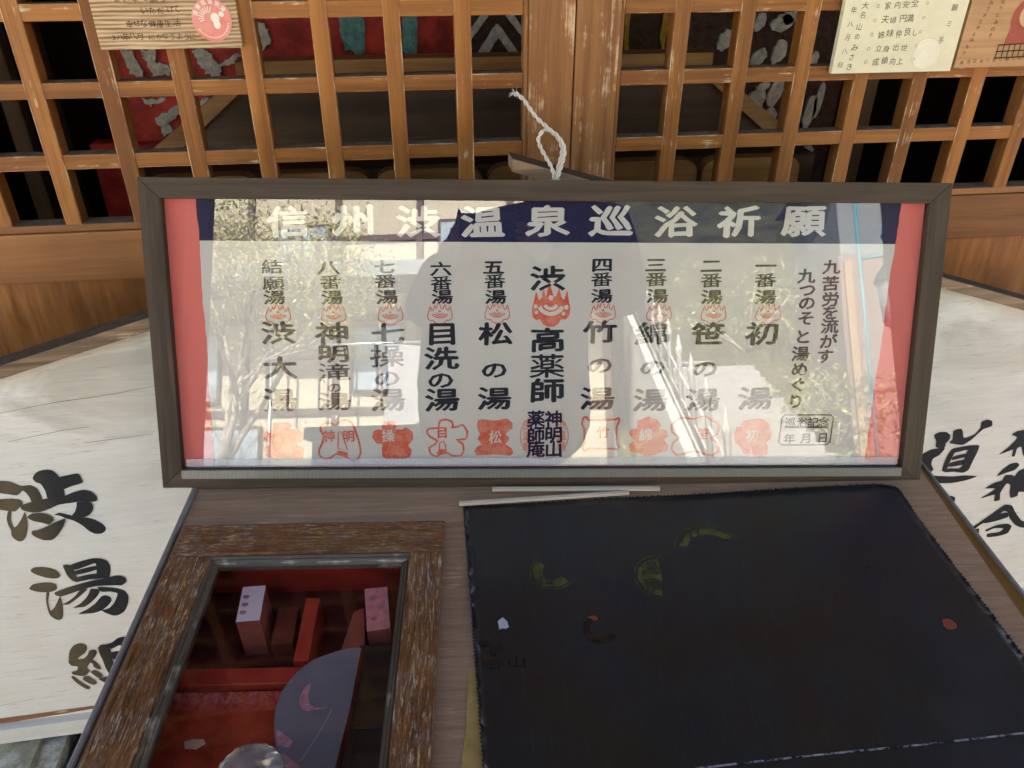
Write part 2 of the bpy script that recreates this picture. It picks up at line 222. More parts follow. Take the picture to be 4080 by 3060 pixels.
CREST = [[[-0.3767,0.0891],[-0.3571,0.0902],[-0.3519,0.0857],[-0.3554,0.08],[-0.3445,0.0811],[-0.3366,0.0732],[-0.3388,0.063],[-0.3477,0.0607],[-0.3457,0.0562],[-0.3371,0.0539],[-0.3388,0.039],[-0.3488,0.0372],[-0.3794,0.0373],[-0.3922,0.0438],[-0.3926,0.0552],[-0.3826,0.0597],[-0.392,0.0665],[-0.3903,0.0778],[-0.3793,0.0801]],[[-0.3128,0.0844],[-0.3072,0.0889],[-0.2985,0.0889],[-0.2921,0.0855],[-0.2865,0.0912],[-0.2788,0.0934],[-0.2702,0.09],[-0.2652,0.0776],[-0.2603,0.0594],[-0.259,0.0456],[-0.2643,0.0365],[-0.2721,0.0349],[-0.2795,0.0411],[-0.2937,0.0446],[-0.3005,0.0389],[-0.3093,0.0378],[-0.3157,0.0424],[-0.3165,0.0504],[-0.3117,0.0595],[-0.309,0.0709],[-0.3131,0.0788]],[[-0.2289,0.0854],[-0.2244,0.091],[-0.2178,0.0922],[-0.2113,0.0899],[-0.2082,0.0831],[-0.2115,0.0797],[-0.2006,0.0797],[-0.195,0.0831],[-0.1864,0.0762],[-0.1855,0.066],[-0.1922,0.058],[-0.1923,0.0557],[-0.188,0.05],[-0.1904,0.0408],[-0.1971,0.0374],[-0.2236,0.0368],[-0.229,0.041],[-0.2298,0.0501],[-0.2285,0.0593],[-0.2362,0.0593],[-0.2425,0.0684],[-0.24,0.0775],[-0.2334,0.0802],[-0.2291,0.0786]],[[-0.15,0.0864],[-0.1478,0.092],[-0.1401,0.0938],[-0.1324,0.0909],[-0.1303,0.0852],[-0.133,0.0823],[-0.1237,0.0836],[-0.1171,0.0863],[-0.1106,0.0761],[-0.1128,0.0658],[-0.1261,0.0647],[-0.1173,0.059],[-0.1158,0.0498],[-0.1196,0.0418],[-0.1329,0.0418],[-0.1373,0.0453],[-0.1484,0.0442],[-0.1528,0.0407],[-0.1616,0.0442],[-0.1637,0.0534],[-0.1559,0.0579],[-0.1525,0.0636],[-0.1613,0.0682],[-0.1667,0.0751],[-0.1644,0.0807],[-0.1501,0.0818]],[[-0.0951,0.0931],[-0.0885,0.0942],[-0.0731,0.0919],[-0.0555,0.0953],[-0.0477,0.0884],[-0.0477,0.0805],[-0.0532,0.0771],[-0.0576,0.0725],[-0.0521,0.068],[-0.0531,0.0634],[-0.0576,0.0588],[-0.0486,0.0519],[-0.0464,0.045],[-0.0508,0.0415],[-0.073,0.0432],[-0.0975,0.0417],[-0.1012,0.0475],[-0.0974,0.0543],[-0.0908,0.0578],[-0.0963,0.0658],[-0.0929,0.0726],[-0.0962,0.0795],[-0.0973,0.0863]],[[0.049,0.087],[0.0509,0.0958],[0.0552,0.0969],[0.0575,0.0925],[0.0962,0.0935],[0.1005,0.0957],[0.1006,0.0902],[0.0976,0.0825],[0.0984,0.0591],[0.1018,0.0535],[0.0997,0.0501],[0.0932,0.0512],[0.0585,0.0513],[0.0542,0.048],[0.0502,0.0525],[0.0528,0.0592],[0.0524,0.0803]],[[0.1265,0.0913],[0.1414,0.0979],[0.1546,0.0934],[0.1603,0.0845],[0.1573,0.0801],[0.1682,0.0779],[0.1708,0.0689],[0.1645,0.0645],[0.1714,0.0555],[0.1707,0.0465],[0.1631,0.0465],[0.1523,0.0421],[0.1393,0.0405],[0.1304,0.0444],[0.1172,0.0478],[0.1158,0.0579],[0.1232,0.0624],[0.1153,0.0735],[0.1183,0.0791],[0.1269,0.0802]],[[0.2049,0.0933],[0.2134,0.0966],[0.222,0.0977],[0.231,0.0922],[0.2423,0.0844],[0.2408,0.0732],[0.2324,0.0665],[0.2416,0.0587],[0.2433,0.0485],[0.2338,0.0407],[0.2205,0.0441],[0.2072,0.0475],[0.1943,0.0431],[0.1834,0.042],[0.1765,0.0499],[0.1782,0.06],[0.1866,0.0667],[0.1764,0.0745],[0.1749,0.0856],[0.1832,0.0934],[0.1939,0.0956]],[[0.2746,0.091],[0.2875,0.0936],[0.3028,0.0932],[0.312,0.0865],[0.3173,0.0731],[0.3157,0.0641],[0.3095,0.0596],[0.3132,0.0528],[0.3129,0.0416],[0.302,0.0393],[0.2798,0.0428],[0.2748,0.053],[0.2656,0.0597],[0.2638,0.0709],[0.2664,0.0821],[0.2729,0.0832]]]
TITLE = [["信",-0.3436,0.3601,0.0529,0.0452],["州",-0.2573,0.3624,0.0532,0.0453],["渋",-0.1743,0.3611,0.0534,0.0454],["温",-0.0891,0.3616,0.0537,0.0455],["泉",-0.0029,0.3633,0.0539,0.0456],["巡",0.0812,0.3637,0.0542,0.0457],["浴",0.1677,0.363,0.0545,0.0458],["祈",0.2526,0.3635,0.0547,0.0459],["願",0.3404,0.3652,0.055,0.046]]
INK = [["結",-0.3677,0.3018,0.0267,0.0213],["願",-0.367,0.2805,0.0268,0.0214],["湯",-0.3668,0.2615,0.0269,0.0216],["八",-0.2935,0.3015,0.0268,0.0213],["番",-0.2918,0.282,0.0269,0.0215],["湯",-0.2902,0.2617,0.027,0.0216],["七",-0.2195,0.3024,0.0269,0.0213],["番",-0.2188,0.2835,0.027,0.0215],["湯",-0.2169,0.2625,0.0272,0.0217],["六",-0.1447,0.3003,0.0271,0.0214],["番",-0.1443,0.2813,0.0272,0.0216],["湯",-0.1433,0.2628,0.0273,0.0217],["五",-0.0744,0.3024,0.0272,0.0214],["番",-0.0726,0.284,0.0273,0.0216],["湯",-0.0713,0.263,0.0274,0.0217],["四",0.0711,0.306,0.0274,0.0215],["番",0.071,0.2869,0.0275,0.0216],["湯",0.0717,0.2646,0.0276,0.0218],["三",0.1434,0.3063,0.0275,0.0215],["番",0.1448,0.2872,0.0276,0.0217],["湯",0.147,0.2648,0.0277,0.0219],["二",0.2186,0.3054,0.0276,0.0216],["番",0.2196,0.2862,0.0277,0.0217],["湯",0.2215,0.2638,0.0278,0.0219],["一",0.2927,0.3057,0.0277,0.0216],["番",0.2934,0.2865,0.0278,0.0218],["湯",0.295,0.264,0.0279,0.022],["渋",-0.0019,0.2879,0.0448,0.037],["高",-0.0007,0.2047,0.0454,0.0382],["薬",-0.0008,0.1683,0.0457,0.0387],["師",-0.0003,0.1339,0.046,0.0391],["渋",-0.3644,0.2137,0.0432,0.0351],["大",-0.3638,0.1663,0.0436,0.0358],["湯",-0.3673,0.1213,0.044,0.0363],["神",-0.2915,0.2125,0.0434,0.0352],["七",-0.2169,0.2126,0.0436,0.0353],["操",-0.2189,0.1822,0.0438,0.0357],["湯",-0.2192,0.1211,0.0443,0.0365],["目",-0.1439,0.2127,0.0438,0.0354],["洗",-0.1455,0.1791,0.044,0.0358],["湯",-0.145,0.121,0.0445,0.0366],["松",-0.0712,0.2129,0.0439,0.0354],["湯",-0.073,0.1229,0.0447,0.0366],["竹",0.0711,0.2156,0.0443,0.0355],["湯",0.0692,0.1228,0.045,0.0368],["綿",0.1428,0.2132,0.0445,0.0356],["湯",0.1433,0.1207,0.0452,0.0369],["笹",0.2192,0.2133,0.0447,0.0357],["湯",0.2164,0.1207,0.0454,0.0369],["初",0.2946,0.2134,0.0448,0.0358],["湯",0.2904,0.1226,0.0456,0.037],["明",-0.2913,0.1854,0.0411,0.028],["滝",-0.291,0.1599,0.0413,0.0282],["湯",-0.2925,0.1192,0.0416,0.0286],["の",-0.2918,0.1387,0.0189,0.0168],["の",-0.2197,0.1515,0.0353,0.0284],["の",-0.1465,0.1489,0.0354,0.0284],["の",-0.0731,0.1631,0.0355,0.0283],["の",0.0717,0.1696,0.0357,0.0284],["の",0.1447,0.1664,0.0359,0.0285],["の",0.2173,0.1651,0.036,0.0286],["九",0.3825,0.3048,0.0228,0.0223],["苦",0.3831,0.2824,0.0229,0.0225],["労",0.3849,0.2611,0.023,0.0227],["を",0.3858,0.2428,0.0231,0.0228],["流",0.3868,0.2244,0.0231,0.023],["が",0.3866,0.2033,0.0232,0.0232],["す",0.3838,0.1826,0.0233,0.0233],["九",0.3493,0.2923,0.0228,0.0224],["つ",0.3521,0.2736,0.0229,0.0225],["の",0.3528,0.256,0.023,0.0227],["そ",0.3532,0.2351,0.023,0.0229],["と",0.3507,0.2096,0.0231,0.0231],["湯",0.3493,0.1859,0.0232,0.0233],["め",0.3497,0.1645,0.0233,0.0235],["ぐ",0.3488,0.1422,0.0234,0.0236],["り",0.348,0.1185,0.0235,0.0238]]
SEAL = [["神",0.0093,0.0939,0.0245,0.0238],["明",0.0096,0.0713,0.0246,0.024],["山",0.01,0.0506,0.0247,0.0242],["薬",-0.0152,0.0939,0.0244,0.0238],["師",-0.0149,0.0714,0.0245,0.024],["庵",-0.0147,0.0506,0.0246,0.0242],["巡",0.3424,0.0893,0.0164,0.0161],["浴",0.3588,0.0893,0.0164,0.0161],["記",0.3746,0.0892,0.0164,0.0161],["念",0.3897,0.0899,0.0165,0.0161],["年",0.3428,0.0658,0.0165,0.0162],["月",0.3665,0.0664,0.0165,0.0162],["日",0.3902,0.067,0.0165,0.0162]]
CRED = [["神",-0.3014,0.0701,0.0165,0.0172],["明",-0.2747,0.07,0.0166,0.0172],["目",-0.1455,0.075,0.0167,0.0173],["竹",0.0789,0.0745,0.0169,0.0174],["笹",0.2203,0.0722,0.017,0.0174]]
CWHT = [["操",-0.2205,0.0705,0.0179,0.0186],["松",-0.0717,0.0682,0.018,0.0187],["綿",0.1388,0.071,0.0182,0.0188],["初",0.2893,0.0693,0.0184,0.0188]]
FLAME = [["f",-0.3631,0.2386,0.0332,0.0274],["f",-0.2892,0.2388,0.0333,0.0274],["f",-0.2131,0.239,0.0335,0.0275],["f",-0.1467,0.2404,0.0336,0.0275],["f",-0.0694,0.2418,0.0337,0.0276],["f",0.0742,0.2421,0.034,0.0277],["f",0.1505,0.241,0.0341,0.0277],["f",0.2253,0.2412,0.0343,0.0278],["f",0.3003,0.2414,0.0344,0.0278],["F",0.0031,0.2507,0.0526,0.055]]
# ---------------------------------------------------------------- lettering
FONT = {}
def load_glyphs(chars, off):
    obs = []
    for ch in sorted(set(chars)):
        if (ch, off) in FONT: continue
        c = bpy.data.curves.new('glyph', 'FONT'); c.body = ch; c.size = 1; c.resolution_u = 2; c.offset = off
        o = bpy.data.objects.new('glyph', c); col.objects.link(o); obs.append((ch, o))
    dg = bpy.context.evaluated_depsgraph_get()
    for ch, o in obs:
        ev = o.evaluated_get(dg); me = ev.to_mesh()
        adv = .5 if ord(ch) < 256 else 1.0
        FONT[(ch, off)] = ([(v.co.x - adv / 2, v.co.y - .36) for v in me.vertices], [list(p.vertices) for p in me.polygons])
        ev.to_mesh_clear()
    for ch, o in obs:
        c = o.data; bpy.data.objects.remove(o); bpy.data.curves.remove(c)
def put_glyph(mb, ch, x, z, wd, ht, fn, off, rot=0.0, flare=True):
    """one character; a bold one is laid down as a few shifted impressions, each a hair above the last"""
    if (ch, 0.0) not in FONT: load_glyphs(ch, 0.0)
    V, F = FONT[(ch, 0.0)]; cr, sr = math.cos(rot), math.sin(rot)
    sh_ = [(0, 0)] if off < .012 else [(-off * .5, 0), (off * .5, 0), (0, off * .45), (0, -off * .45)]
    n0 = Vector(fn(x + .01, z)) - Vector(fn(x, z)); n1 = Vector(fn(x, z + .01)) - Vector(fn(x, z)); nn = n0.cross(n1).normalized()
    if flare:   # brushed clerical script: uneven edges, waved level strokes, a little wider at the foot
        rg = random.Random(ord(ch) * 31 + int(x * 4000)); V = [(u * (1 + .06 * (.5 - v)) + rg.uniform(-.013, .013), v * (1 + .10 * abs(u)) + .022 * math.sin(6.0 * u) * (1 if v < .3 else .4) + rg.uniform(-.012, .012)) for u, v in V]
    for k, (du, dv) in enumerate(sh_):
        vs_ = []
        for u, v in V:
            uu, vv = (u + du) * wd, (v + dv) * ht
            vs_.append(mb.bm.verts.new(Vector(fn(x + uu * cr - vv * sr, z + uu * sr + vv * cr)) + nn * (.00003 * k)))
        for f in F:
            try: mb.bm.faces.new([vs_[i] for i in f]).material_index = mb.mi
            except ValueError: pass
BOLD, MED = .062, .030
allch = ''.join(t[0] for t in TITLE + INK + SEAL + CRED + CWHT)

# ================================================================ temple hall (structure round the doors)
hall = empty('temple_hall', 'dark timber temple hall with its deep eave shading the lattice doors', 'temple hall')
def hb(name, lo, hi, m, bev=.004): MB().box(lo, hi, bev).build(name, m, hall)
hb('side_wall', (-2.6, -.02, -1.2), (-1.145, .06, 2.35), M['hallZ']); hb('side_wall', (1.395, -.02, -1.2), (2.8, .06, 2.35), M['hallZ'])
hb('lintel', (-1.14, -.06, .92), (1.39, .08, 1.20), M['hall']); hb('transom_wall', (-1.14, -.01, 1.205), (1.39, .05, 2.35), M['hall'])
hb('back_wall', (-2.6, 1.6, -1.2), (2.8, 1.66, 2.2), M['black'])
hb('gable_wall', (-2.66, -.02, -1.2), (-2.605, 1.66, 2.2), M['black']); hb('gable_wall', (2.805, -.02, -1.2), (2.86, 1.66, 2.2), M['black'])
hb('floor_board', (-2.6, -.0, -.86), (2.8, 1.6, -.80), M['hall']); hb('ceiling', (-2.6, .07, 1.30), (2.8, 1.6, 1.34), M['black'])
hb('sill_beam', (-1.14, -.06, -.95), (1.39, .10, -.80), M['hall'])
mb = MB(); mb.prism([(-1.55, 2.02), (2.6, 3.2), (2.6, 3.32), (-1.55, 2.14)], lambda u, v, t: (t, u, v), -4.2, 4.2); mb.build('roof', M['hall'], hall)
mb = MB(); mb.prism([(2.6, 3.2), (3.4, 2.0), (3.4, 2.12), (2.6, 3.32)], lambda u, v, t: (t, u, v), -4.2, 4.2); mb.build('roof', M['hall'], hall)
for i in range(19): # rafters under the eave
    x = -3.9 + i * .43
    mb = MB(); mb.prism([(-1.53, 1.945), (-.03, 2.37), (-.03, 2.445), (-1.53, 2.02)], lambda u, v, t: (t, u, v), x, x + .07); mb.build('rafter', M['hallZ'], hall)
for x0, x1 in ((-1.22, -.945), (1.005, 1.28)): hb('pillar', (x0, -1.52, -1.2), (x1, -1.32, 1.86), M['hallZ'], .015)
hb('eave_beam', (-4.0, -1.50, 1.87), (4.0, -1.34, 1.99), M['hall'])

# ================================================================ lattice doors
def lattice_door(name, label, vx, x0, x1, inner, sgn):
    D = empty(name, label, 'door', Matrix.Translation((0, 0, 0)), 'pair of wooden lattice doors')
    zt, zb = .88, -.80; rail_t, rail_b = -.200, -.296
    # meeting stile and outer stile, with a bead along the inner edge
    for (a, b, bd) in ((inner[0], inner[1], inner[2]),):
        MB().box((a, -.006, zb), (b, .034, zt), .0025, seg=2).build('stile', M['stileZ'], D)
        MB().box((bd[0], -.001, rail_t), (bd[1], .030, zt), .002, seg=2).build('stile_bead', M['stileZ'], D)
    MB().box((x0, -.006, zb), (x1, .034, zt), .0025).build('stile', M['stileZ'], D)
    lo, hi = (x1, inner[2][0]) if sgn < 0 else (inner[2][1], x0)
    hi2, lo2 = (inner[0], x1) if sgn < 0 else (x0, inner[1])
    for x in vx:
        mb = MB(); mb.box((x - .0125, 0, rail_t - .002), (x + .0125, .031, zt - .06), .0013); worn_edges(mb); mb.build('vertical_bar', [M['latticeZ'], M['edgeZ']], D)
    for k in range(-1, 8):
        z = .1046 * (k + 1) - .1025
        if z > zt - .1: continue
        mb = MB(); mb.box((lo + .0005, .002, z - .0112), (hi - .0005, .0295, z + .0112), .0011); worn_edges(mb, 2)
        for f in mb.bm.faces:
            if f.normal.z > .9 or f.calc_center_median().z > z + .0108: f.material_index = 1
        mb.build('horizontal_bar', [M['latticeX'], M['dust'], M['edgeX']], D, recalc=True)
    lo3, hi3 = min(lo2, hi2), max(lo2, hi2)
    mb = MB(); mb.box((lo3 + .0005, -.001, rail_t - .012), (hi3 - .0005, .032, rail_t), .002, seg=2)
    for f in mb.bm.faces:
        if f.calc_center_median().z > rail_t - .0005: f.material_index = 1
    mb.build('rail_bead', [M['rail'], M['dust']], D)
    MB().box((lo3 + .0005, -.005, rail_b), (hi3 - .0005, .033, rail_t - .0125), .0025, seg=2).build('middle_rail', M['rail'], D)
    MB().box((lo3 + .0005, .012, zb + .12), (hi3 - .0005, .022, rail_b - .0005)).build('lower_panel', M['panel'], D)
    MB().box((lo3 + .0005, -.005, zb), (hi3 - .0005, .033, zb + .119), .0025).build('bottom_rail', M['rail'], D)
    MB().box((lo3 + .0005, -.005, zt - .085), (hi3 - .0005, .033, zt), .0025).build('top_rail', M['rail'], D)
    return D
def worn_edges(mb, k=1):
    for f in mb.bm.faces:
        f.normal_update(); n = f.normal
        if max(abs(n.x), abs(n.y), abs(n.z)) < .97: f.material_index = k
M['edgeZ'] = wood('worn_edge_upright', 'Z', (.22, .085, .022), (.44, .22, .08), (.66, .50, .30), .75, coarse=60, fine=120, stretch=.15); M['edgeX'] = wood('worn_edge_level', 'X', (.22, .085, .022), (.44, .22, .08), (.66, .50, .30), .75, coarse=60, fine=120, stretch=.15)
lattice_door('lattice_door', 'orange brown lattice door left of the centre seam, behind the cedar plaque',
             [-.84 + .105 * i for i in range(9)] + [-.945], -1.12, -1.03, (.0995, .1700, (.0925, .0992)), -1)
lattice_door('lattice_door', 'orange brown lattice door right of the centre seam, worn pale on its stile, behind the cream plaque',
             [.339 + .105 * i for i in range(8)] + [1.179], 1.27, 1.38, (.1718, .2405, (.2408, .2475)), 1)

# ================================================================ prayer plaques on the lattice
def hand(mb, txt, x, z, s, fn, dx, dz, jit=.12, off=.008):
    for i, ch in enumerate(txt):
        if ch == ' ': continue
        put_glyph(mb, ch, x + dx * i + random.uniform(-jit, jit) * s, z + dz * i + random.uniform(-jit, jit) * s, s * random.uniform(.85, 1.1), s * random.uniform(.8, 1.05), fn, off, random.uniform(-.12, .12), False)
HW = '頃を願うていただけ幸せな健康生活にすかなよ年月日八平成家内安全夫婦円満姉妹仲良し立身出世績向上大名山手ののみさきとそらはなり'

t = NT('ridged_cedar'); tc = t.coord((.06, 1, 1)); z_ = t.n('SeparateXYZ', {0: t.n('TexCoord').outputs['Object']}).outputs['Z']
wv = t.math('SINE', t.math('ADD', t.math('MULTIPLY', z_, 1150.0), t.math('MULTIPLY', t.noise(t.coord((.4, 1, 1)), 16, 3), 9.0)))
nz = t.noise(tc, 160, 4, .7); f_ = t.math('ADD', t.math('MULTIPLY', wv, .16), nz)
cc = t.ramp(f_, [(.28, (.20, .115, .055)), (.52, (.44, .31, .175)), (.78, (.60, .47, .30))]); t.bump(f_, .5, .0012)
M['cedar'] = t.fin(cc, .7, .2)
M['penblack'] = ink('marker_ink', (.045, .035, .025), (.13, .09, .05), .45, .8, 900)
M['pencil'] = ink('pencil_ink', (.10, .095, .07), (.30, .28, .20), .4, .75, 1500)
M['cream'] = plain('cream_card', (.70, .665, .46), .55, .3, .05, 40)
M['sealwhite'] = ink('sticker_white', (.80, .77, .67), (.72, .60, .50), .45, .75, 500)
t = NT('red_sticker'); M['sticker'] = t.fin(t.mix(t.ramp(t.noise(t.coord(), 40), [(.35, 0.0), (.7, 1.0)]), (.66, .16, .12), (.66, .30, .25)), .35, .5)
def plaque(name, label, x0, x1, z0, z1, y0, y1, mat):
    P = empty(name, label, 'prayer plaque', Matrix.Translation(((x0 + x1) / 2, y0, z0)), 'votive plaques tied to the lattice')
    w2 = (x1 - x0) / 2
    mb = MB(); mb.prism([(-w2, 0), (w2, 0), (w2, z1 - z0), (w2 * .55, z1 - z0 + .028), (-w2 * .55, z1 - z0 + .028), (-w2, z1 - z0)], lambda u, v, q: (u, q, v), 0, y1 - y0); mb.build('board', mat, P)
    MB().tube([(-.02, .002, z1 - z0 + .015), (0, -.001, z1 - z0 + .07), (.004, .004, z1 - z0 + .16), (.02, .002, z1 - z0 + .015)], .0014, 6).build('string', M['strstr'], P)
    return P, w2
M['strstr'] = plain('red_string', (.45, .06, .05), .8)
P, w2 = plaque('prayer_plaque', 'ridged cedar plaque with black handwriting and round red sticker on the left door', -.518, -.322, .059, .158, -.012, -.003, M['cedar'])
fn = lambda u, v: (u, -.0006, v)
mb = MB()
hand(mb, '3八年八月', -.076, .017, .0105, fn, .0086, .0003); hand(mb, 'にかなうように', -.024, .0165, .0100, fn, .0092, 0)
hand(mb, '幸せな健康生活', -.052, .0335, .0112, fn, .0108, 0); hand(mb, 'いただけて', -.027, .0510, .0112, fn, .0112, 0); hand(mb, 'よい年を願う', -.060, .0660, .0112, fn, .0122, 0)
mb.build('handwriting', M['penblack'], P)
mb = MB(); mb.face([(.062 + .0275 * math.cos(a), -.0008, .0375 + .0285 * math.sin(a)) for a in [k * math.pi / 20 for k in range(40)]]); mb.build('round_sticker', M['sticker'], P)
mb = MB(); fs = lambda u, v: (u, -.0013, v)
for k, ch in enumerate('温泉巡浴渋湯'):
    a = 2.75 - k * .42; put_glyph(mb, ch, .062 + .0222 * math.cos(a), .0375 + .0232 * math.sin(a), .0068, .0068, fs, BOLD, a - math.pi / 2, False)
for k in range(26):
    a = -2.6 + k * .095; mb.stroke([(.062 + .0238 * math.cos(a), .0375 + .0247 * math.sin(a)), (.062 + .0215 * math.cos(a), .0375 + .0225 * math.sin(a))], .0010, fs)
for dy_, (cx_, cz_, rx, rz) in enumerate(((.067, .040, .0060, .0066), (.0685, .0315, .0048, .0060), (.0765, .0445, .0036, .0036))):   # a white steaming bather shape
    mb.face([(cx_ + rx * math.cos(k * math.pi / 9), -.0014 - .0001 * dy_, cz_ + rz * math.sin(k * math.pi / 9)) for k in range(18)])
for k in range(9):
    a = 1.3 + k * .27; mb.stroke([(.059 + .007 * math.cos(a), .040 + .007 * math.sin(a)), (.059 + .0145 * math.cos(a), .040 + .015 * math.sin(a))], .0012, fs)
mb.build('sticker_print', M['sealwhite'], P)

P, w2 = plaque('prayer_plaque', 'cream plaque of grey handwriting with an embossed round seal, on the right door', .592, .798, .0045, .112, -.014, -.0045, M['cream'])
mb = MB()
for r_, (txt, z) in enumerate((('家内安全', .0985), ('夫婦円満', .078), ('姉妹仲良し', .0575), ('立身出世', .0365), ('成績向上', .0165))):
    hand(mb, '○', -.048, z, .0068, fn, 0, 0, 0); hand(mb, txt, -.031, z, .0125, fn, .0140, .0006); hand(mb, '○', .033, z + .003, .0066, fn, 0, 0, 0)
mb.build('handwriting', M['pencil'], P)
for a_ in (('大名山のみさき', -.071, .100, .0115, -.0004, -.0150), ('年八月八日', -.086, .092, .0105, -.0010, -.0195), ('願ミ手', .082, .096, .0120, -.004, -.0240)):
    mb = MB(); hand(mb, a_[0], a_[1], a_[2], a_[3], fn, a_[4], a_[5]); mb.build('handwriting', M['pencil'], P)
mb = MB()
MBc = lambda rx, rz, wd: mb.stroke([(.052 + rx * math.cos(a), .0275 + rz * math.sin(a)) for a in [k * math.pi / 20 for k in range(40)]], wd, lambda u, v: (u, -.0007, v), True)
mb.face([(.052 + .0205 * math.cos(k * math.pi / 14), -.0004, .0275 + .0205 * math.sin(k * math.pi / 14)) for k in range(28)]); mb.build('embossed_seal', plain('pale_emboss', (.76, .73, .555), .35, .6, .04), P); mb = MB()
MBc(.0215, .0215, .0016); MBc(.0150, .0155, .0011); mb.stroke([(.043, .020), (.047, .031), (.053, .034), (.060, .030), (.058, .020), (.050, .016)], .0014, lambda u, v: (u, -.0007, v))
mb.stroke([(.044, .026), (.052, .028), (.061, .024)], .0013, lambda u, v: (u, -.0007, v))
mb.build('embossed_seal', plain('white_emboss', (.80, .77, .62), .3, .6), P)

M['ema'] = wood('plaque_wood', 'X', (.42, .23, .10), (.56, .35, .17), None, fine=180, coarse=30, rough=.6)
P, w2 = plaque('prayer_plaque', 'orange wooden plaque with a painted red hooded doll above a basket, beside the cream plaque', .806, 1.010, .0085, .112, -.010, -.001, M['ema'])
mb = MB(); hand(mb, 'のみさきとそらはなり', -.066, .106, .0080, fn, -.0028, -.0092); hand(mb, 'はなりとみのそ', -.048, .108, .0080, fn, -.0010, -.0100); hand(mb, '渋温泉'.replace('渋', '湯').replace('温', '月').replace('泉', '日') + '年八月に願う日', -.090, .0085, .0070, fn, .0112, .0005)
mb.build('handwriting', M['penblack'], P)
mb = MB(); dx = .004
ell = lambda cx_, cz_, rx, rz, y: [(cx_ + rx * math.cos(k * math.pi / 14), y, cz_ + rz * math.sin(k * math.pi / 14)) for k in range(28)]
mb.face(ell(.005, .074, .0300, .0320, -.0006)); mb.face([(-.022, -.0007, .058), (.030, -.0007, .058), (.033, -.0007, .034), (-.026, -.0007, .034)])
mb.build('painted_hood', plain('painted_red', (.34, .075, .045), .7), P)
mb = MB(); mb.face(ell(.006, .078, .0190, .0185, -.0012)); mb.build('painted_face', plain('painted_skin', (.58, .38, .20), .7), P)
mb = MB(); f2 = lambda u, v: (u, -.0017, v)
for cx_ in (-.002, .013): mb.stroke([(cx_ + .004 * math.cos(a), .081 + .004 * math.sin(a)) for a in [k * math.pi / 6 for k in range(12)]], .0012, f2, True)
mb.stroke([(.000, .070), (.006, .067), (.012, .070)], .0012, f2)
for k in range(8): mb.stroke([(-.035 + k * .0098, .034), (-.034 + k * .0098, .014)], .0016, f2)
for z in (.034, .024, .014): mb.stroke([(-.036, z), (.036, z + .002)], .0018, f2)
mb.build('painted_line', M['penblack'], P)

# ================================================================ dim interior: painted carving and offertory box
car = empty('painted_carving', 'peeling red, teal and grey painted wall carving seen through the lattice', 'carving', Matrix.Translation((0, .50, 0)))
t = NT('peeling_red'); v = t.coord(); n_ = t.noise(v, 18, 5, .65)
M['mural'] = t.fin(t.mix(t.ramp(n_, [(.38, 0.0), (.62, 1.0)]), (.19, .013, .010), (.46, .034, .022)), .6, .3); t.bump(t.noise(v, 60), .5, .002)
def flaky(name, a, b):
    t = NT(name); v = t.coord(); n_ = t.noise(v, 70, 5, .7); t.bump(n_, 1.0, .006)
    return t.fin(t.mix(t.ramp(n_, [(.35, 0.0), (.65, 1.0)]), a, b), .85, .15)
M['flakegrey'] = flaky('flaked_grey', (.30, .30, .27), (.52, .52, .47)); M['flaketeal'] = flaky('flaked_teal', (.07, .20, .20), (.16, .34, .33))
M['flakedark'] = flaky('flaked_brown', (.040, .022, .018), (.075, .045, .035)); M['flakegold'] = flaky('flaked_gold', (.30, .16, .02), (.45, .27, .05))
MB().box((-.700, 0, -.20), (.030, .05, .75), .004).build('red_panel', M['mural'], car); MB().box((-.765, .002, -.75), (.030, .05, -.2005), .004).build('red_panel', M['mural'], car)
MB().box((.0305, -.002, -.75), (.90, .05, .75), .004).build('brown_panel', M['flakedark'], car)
def rag(pts, n=6, j=.0035):
    out = []
    for i in range(len(pts)):
        a, b = Vector(pts[i]), Vector(pts[(i + 1) % len(pts)])
        for k in range(n):
            p = a.lerp(b, k / n); out.append((p.x + random.uniform(-j, j), p.y + random.uniform(-j, j)))
    return out
def patches(name, m, polys, y0):
    for p in polys:
        mb = MB(); mb.prism(rag(p), lambda u, v, q: (u, q, v), -random.uniform(.008, .012) + y0, .001 + y0); mb.build(name, m, car)
GREY = [[(-0.651, -0.014), (-0.63, -0.014), (-0.618, -0.064), (-0.642, -0.063)], [(-0.613, -0.014), (-0.586, -0.015), (-0.588, -0.038), (-0.563, -0.044), (-0.564, -0.062), (-0.6, -0.064), (-0.606, -0.038)], [(-0.515, -0.016), (-0.485, -0.016), (-0.466, -0.046), (-0.419, -0.023), (-0.419, -0.041), (-0.461, -0.052), (-0.47, -0.065), (-0.494, -0.065), (-0.504, -0.04)], [(-0.379, 0.033), (-0.367, 0.033), (-0.354, 0.002), (-0.376, -0.021)], [(-0.374, -0.045), (-0.351, -0.036), (-0.34, -0.046)], [(-0.632, -0.109), (-0.58, -0.11), (-0.62, -0.124)], [(-0.614, -0.149), (-0.561, -0.12), (-0.562, -0.141), (-0.59, -0.156), (-0.577, -0.205), (-0.598, -0.204)], [(-0.515, -0.11), (-0.478, -0.111), (-0.509, -0.127), (-0.521, -0.124)], [(-0.514, -0.149), (-0.494, -0.137), (-0.516, -0.162)]]
TEAL = [[(-0.215, 0.054), (-0.166, 0.053), (-0.169, -0.025), (-0.181, -0.037), (-0.199, -0.021), (-0.213, -0.024)], [(-0.09, 0.053), (-0.061, 0.052), (-0.06, -0.039), (-0.08, -0.045), (-0.094, -0.026)]]
